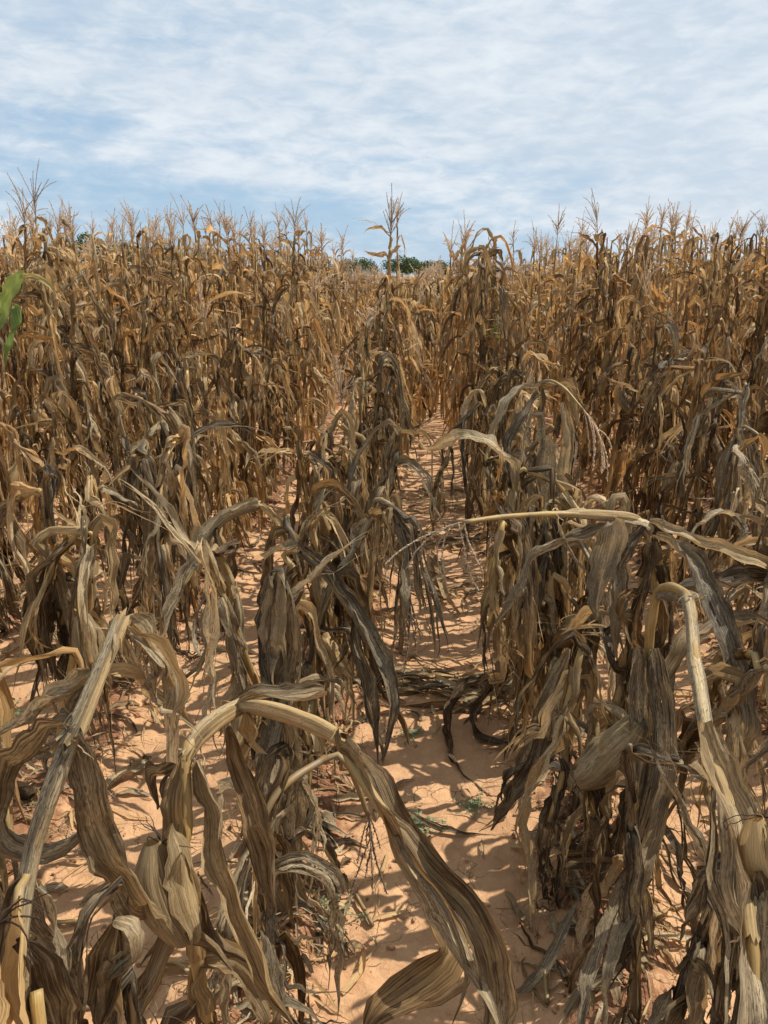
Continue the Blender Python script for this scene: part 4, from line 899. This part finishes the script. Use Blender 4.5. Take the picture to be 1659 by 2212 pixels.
# ------------------------------------------------------------------ litter, clods, weeds, a cob
def scatter_litter():
    rg = np.random.default_rng(4); g = Geo(); cl = Geo()
    def gline(x, y, a, L, lift, curl):
        n = max(5, int(L / 0.02)); pts = []; d = np.array((math.cos(a), math.sin(a)))
        for i in range(n):
            pts.append((x, y, gz(x, y) + 0.004 + lift * math.sin(math.pi * i / (n - 1))))
            a += rg.normal() * 0.18 + curl; x += math.cos(a) * L / n; y += math.sin(a) * L / n
        return np.array(pts)
    for i in range(9500):
        y = 0.6 + 8 * rg.random() ** 1.6; x = rg.uniform(-0.7, 0.7) * (y * 0.9 + 1.2)
        k = math.floor(x / ROW) + 0.5; xr = k * ROW
        if rg.random() < 0.9: x = xr + rg.normal() * 0.125
        elif abs(x) < 0.3 and y < 2.4 and rg.random() < 0.75: continue
        band = (abs(y - 2.72) < 0.12 or abs(y - 4.5) < 0.15 or abs(y - 3.9) < 0.1)
        L = rg.uniform(0.03, 0.20) * (1.2 if band else 1); W = rg.choice([0.003, 0.006, 0.012, 0.025], p=[.35, .3, .2, .15])
        P = gline(x, y, rg.random() * 6.28, L, rg.uniform(0, 0.02), rg.normal() * 0.08)
        n = len(P); t = np.linspace(0, 1, n)
        ribbon(g, P, W * np.sin(np.pi * (0.15 + 0.8 * t)), np.full(n, rg.uniform(0.3, 3.0)), np.array((0, 0, 1.0)), rg, t * rg.normal(), 2 if W < .01 else 4, (rg.uniform(0, .4), rg.uniform(.2, .9), rg.uniform(.2, .9), 0), ruffle=0.002)
    for yb, nb, sp in ((2.72, 90, .09), (3.75, 50, .1), (4.5, 70, .12), (5.3, 50, .15)):
        for i in range(nb):
            x = rg.uniform(-0.32, 0.32); y = yb + rg.normal() * sp; L = rg.uniform(0.1, 0.4)
            P = gline(x, y, rg.choice([0, math.pi]) + rg.normal() * .4, L, rg.uniform(0, 0.03), rg.normal() * .04); n = len(P); t = np.linspace(0, 1, n)
            ribbon(g, P, rg.uniform(.006, .035) * np.sin(np.pi * (0.15 + 0.8 * t)), np.full(n, rg.uniform(.5, 3.)), np.array((0, 0, 1.0)), rg, t * rg.normal(), 4, (rg.uniform(0, .4), rg.uniform(.3, .9), rg.uniform(.2, .8), 0), ruffle=0.002)
    o = mesh_from('leaf_litter', g.arrays(), MATS); tag(o, 'scraps of dry maize leaf lying on the soil', None, None, 'stuff')
    # clods
    base = []
    for a in range(5):
        for b in range(8):
            th = math.pi * a / 4; ph = 2 * math.pi * b / 8; base.append((math.sin(th) * math.cos(ph), math.sin(th) * math.sin(ph), math.cos(th)))
    base = np.array(base).reshape(5, 8, 3)
    for i in range(9000):
        y = 0.6 + 5.5 * rg.random() ** 1.5; x = rg.uniform(-0.7, 0.7) * (y * 0.9 + 1.0); xr = (math.floor(x / ROW) + 0.5) * ROW
        if rg.random() < 0.85: x = xr + rg.normal() * 0.12
        elif rg.random() < .75: continue
        r = min(0.013, 0.0018 + rg.exponential(0.0026)); q = base * r * rg.uniform(0.5, 1.4, 3) * (1, 1, .7) * (1 + 0.9 * (rg.random((5, 8, 1)) - .5) * (np.abs(base[..., 2:]) < .95))
        q = q + np.array((x, y, gz(x, y) + r * 0.3)); cl.grid(q, q[..., :2], np.ones((5, 8, 4)), closed=True)
    o = mesh_from('soil_crumbs', cl.arrays(), [M_CLOD], smooth=False); tag(o, 'crumbs and clods of reddish soil on the ridges', None, None, 'stuff')
scatter_litter()

def fallen_leaf(pts, W, label, seed, tint, curl=1.4, strips=1):
    nm, g, _ = free_leaf([(p[0], p[1], gz(p[0], p[1]) + p[2]) for p in pts], W, curl, seed, tint, (0, 0, 1), .5, strips)
    V, F, UV, T, M = g.arrays(); b = V.mean(0)
    o = mesh_from('fallen_leaf', (V, F, UV, T, M), MATS, None, b); o.location = b
    tag(o, label, 'fallen leaf', 'dry leaves lying between the rows')
def gp(px, py, z=0.01):
    r = ray(px, py); t = -CAM_H / r[2]; return (CAM_X + r[0] * t, r[1] * t, z)
fallen_leaf([gp(870, 1490, .02), gp(930, 1500, .03), gp(1000, 1490, .02), gp(1060, 1465, .01)], .04, 'twisted grey leaf lying across the path at the foot of the looped leaves', 1, GREY, 2.5, 3)
fallen_leaf([gp(930, 1195, .01), gp(950, 1240, .02), gp(965, 1290, .03), gp(1000, 1330, .01)], .05, 'curled tan leaf standing on edge in the middle of the path', 2, (.1, .3, .7, 0))
fallen_leaf([gp(905, 1060, .02), gp(940, 1075, .03), gp(965, 1100, .02)], .06, 'small curled brown leaf under the row left of the path', 3, BRN)
fallen_leaf([gp(870, 1770, .02), gp(930, 1800, .02), gp(990, 1812, .01), gp(1030, 1808, .005)], .022, 'slim pointed grey leaf on bare sand below the green weed', 4, GREY, 2.6)
fallen_leaf([gp(1090, 2170, .01), gp(1150, 2150, .02), gp(1200, 2100, .05), gp(1250, 2040, .1)], .03, 'narrow pale leaf strip rising from the soil near the right row', 5, PALE, 2.0)
fallen_leaf([gp(215, 1730, .02), gp(250, 1710, .03), gp(290, 1680, .02), gp(320, 1650, .01)], .04, 'bleached leaf lying in the sandy gap left of the arching plant', 6, PALE)
fallen_leaf([gp(170, 1960, .01), gp(200, 1935, .01), gp(245, 1905, .02)], .018, 'short pale stick-like leaf scrap on open sand', 7, PALE, 3)
def stick(label, a, b, r, seed, broken=True):
    g = Geo(); P = catmull([np.array(a), np.array(b)], .01); tube(g, P, np.full(len(P), r) * (1 + .08 * np.sin(np.arange(len(P)) * 1.9)), 8, (.2, .8, .45, 0), m=0, flat=.6, cap=True)
    V, F, UV, T, M = g.arrays(); c = V.mean(0); o = mesh_from('stalk_fragment', (V, F, UV, T, M), [M_STALK], None, c); o.location = c
    tag(o, label, 'stalk piece', 'broken pieces of stalk on the soil')
def g3(px, py, dz):
    p = gp(px, py); return (p[0], p[1], gz(p[0], p[1]) + dz)
stick('short split stalk piece lying on sand left of the husked ear', g3(115, 1993, .008), g3(185, 1990, .008), .009, 1)
stick('stubby grey stalk piece standing by the small green weed', g3(770, 1960, .02), g3(805, 2020, .01), .009, 2)
stick('pale stalk end jutting from the soil by the lower right row', g3(1180, 2190, .01), g3(1172, 2110, .02), .010, 3)

def weed(px, py, label, seed, size=1.0, n=9):
    rg = np.random.default_rng(seed); p = gp(px, py); b = np.array((p[0], p[1], gz(p[0], p[1])))
    root = empty('weed', tuple(b)); st = Geo(); lf = Geo()
    for i in range(n):
        a = rg.random() * 6.28; L = rg.uniform(.03, .10) * size; e = rg.uniform(.03, .4)
        pts = [b + np.array((math.cos(a) * math.cos(e) * L * t, math.sin(a) * math.cos(e) * L * t, .004 + math.sin(e) * L * t * (1 - .4 * t))) for t in np.linspace(0, 1, 7)]
        P = np.array(pts); tube(st, P, np.full(7, .0008), 3, (0, 0, 0, 1))
        for q in P[1:]:
            for s in (-1, 1):
                c = q + np.array((-math.sin(a), math.cos(a), .2)) * s * .006 * size + rg.normal(size=3) * .002
                u = nrm(rg.normal(size=3) * (1, 1, .3)); v = nrm(np.cross(u, UP + rg.normal(size=3) * .4)); r = rg.uniform(.0035, .0065) * size
                an = np.arange(4) * math.pi / 2
                lf.add(np.array([c + (u * math.cos(x) + v * math.sin(x) * .7) * r for x in an]), np.array([[0, 1, 2, 3]]), np.zeros((4, 2)), np.ones((4, 4)))
    mesh_from('stem', st.arrays(), [M_WEED], root, b); mesh_from('leaflets', lf.arrays(), [M_WEED], root, b)
    tag(root, label, 'weed', 'small green weeds on the sandy soil')
weed(905, 1785, 'green weed with round leaflets in the middle of the path', 1, 1.1, 16)
weed(725, 1992, 'low spreading green weed beneath the pale leaf column', 2, 1.0, 12)
weed(890, 1592, 'tiny faint green weed beside the dark bowed top', 3, 1.0, 10)
weed(1035, 1745, 'small dusty weed by the tips of the looped leaves', 4, .9, 12)
weed(15, 1555, 'grey-green weed in the gap beyond the second row of plants', 5, 1.5, 16)

def cob():
    p = gp(68, 1752); b = np.array((p[0], p[1], gz(p[0], p[1]))); g = Geo(); P = catmull([b + (-.05, .02, .02), b + (.03, -.03, .02)], .004)
    n = len(P); t = np.linspace(0, 1, n); K = 14
    T, N, B = frames(P, UP); a = np.linspace(0, 2 * np.pi, K, endpoint=False)
    rad = .02 * np.sin(np.pi * (.15 + .75 * t)) ** .6
    rr = rad[:, None] * (1 + .13 * ((np.arange(n)[:, None] + np.arange(K)[None]) % 2))
    Q = P[:, None] + (N[:, None] * np.cos(a)[None, :, None] + B[:, None] * np.sin(a)[None, :, None]) * rr[..., None]
    g.grid(Q, Q[..., :2], np.tile((.1, .3, .0, 0), (n, K, 1)), closed=True)
    V, F, UV, T_, M = g.arrays(); o = mesh_from('corn_cob', (V, F, UV, T_, M), [M_LEAF], None, b); o.location = tuple(b)
    tag(o, 'dark bare corn cob lying on the sand', 'corn cob')
cob()

# ------------------------------------------------------------------ the trees beyond the field
def far_tree(px, dist, h, wd, label, seed):
    rg = np.random.default_rng(seed); r = ray(px, 600); X = CAM_X + r[0] * dist / r[1]
    h *= 1.02; root = empty('tree', (X, dist, 0)); b = np.array((X, dist, 0.0))
    tr = Geo(); tube(tr, catmull([b, b + (0.1, 0, h * .35), b + (-.2, .1, h * .7)], .4), np.linspace(.3, .1, len(catmull([b, b + (0.1, 0, h * .35), b + (-.2, .1, h * .7)], .4))) , 7)
    for i in range(6):
        a = rg.random() * 6.28; p = b + (0, 0, h * rg.uniform(.3, .55)); q = p + np.array((math.cos(a) * wd * .35, math.sin(a) * wd * .35, h * .25))
        P = catmull([p, (p + q) / 2 + (0, 0, .3), q], .4); tube(tr, P, np.linspace(.12, .04, len(P)), 5)
    cr = Geo(); nc = 15
    cen = []
    for i in range(nc):
        a = rg.random() * 6.28; rr = wd * .42 * math.sqrt(rg.random()); cen.append((math.cos(a) * rr, math.sin(a) * rr, h * (0.50 + 0.36 * rg.random() * (1 - (rr / (wd * .6)) ** 2)), wd * rg.uniform(.13, .24)))
    n = 5200; c = np.array(cen)[rg.integers(0, nc, n)]
    d = rg.normal(size=(n, 3)); d /= np.linalg.norm(d, axis=1)[:, None]
    pos = b + c[:, :3] + d * c[:, 3:4] * rg.uniform(.55, 1.08, (n, 1)) * (1, 1, .8)
    u = rg.normal(size=(n, 3)); u /= np.linalg.norm(u, axis=1)[:, None]; v = np.cross(u, rg.normal(size=(n, 3))); v /= np.linalg.norm(v, axis=1)[:, None]
    s = rg.uniform(.10, .24, (n, 1)) * wd / 9
    V = np.stack([pos - u * s, pos + v * s * .6, pos + u * s, pos - v * s * .6], 1).reshape(-1, 3)
    cr.add(V, np.arange(4 * n).reshape(n, 4), V[:, :2], np.ones((4 * n, 4)))
    mesh_from('trunk', tr.arrays(), [M_BARK], root, b); mesh_from('crown', cr.arrays(), [M_TREE], root, b, smooth=False)
    tag(root, label, 'tree', 'dark green trees beyond the maize field')
far_tree(868, 150, 6.6, 8, 'round dark green tree just right of the tall dark tassel', 1)
far_tree(775, 160, 6.4, 8, 'dark tree half hidden left of the tall dark tassel', 2)
far_tree(935, 170, 5.8, 9, 'low dark tree right of the round one, over the path', 3)
far_tree(670, 150, 5.8, 9, 'broad low tree showing over the dip in the maize', 4)
far_tree(380, 120, 7.4, 9, 'tree glimpsed between tassels over the left part of the field', 5)
far_tree(170, 110, 8.6, 9, 'tree top peeping over the maize far to the left', 6)
far_tree(270, 120, 7.6, 9, 'leafy tree top between two others behind the left tassels', 7)
far_tree(1030, 190, 5.0, 9, 'faint small tree above the green leaved plants', 8)
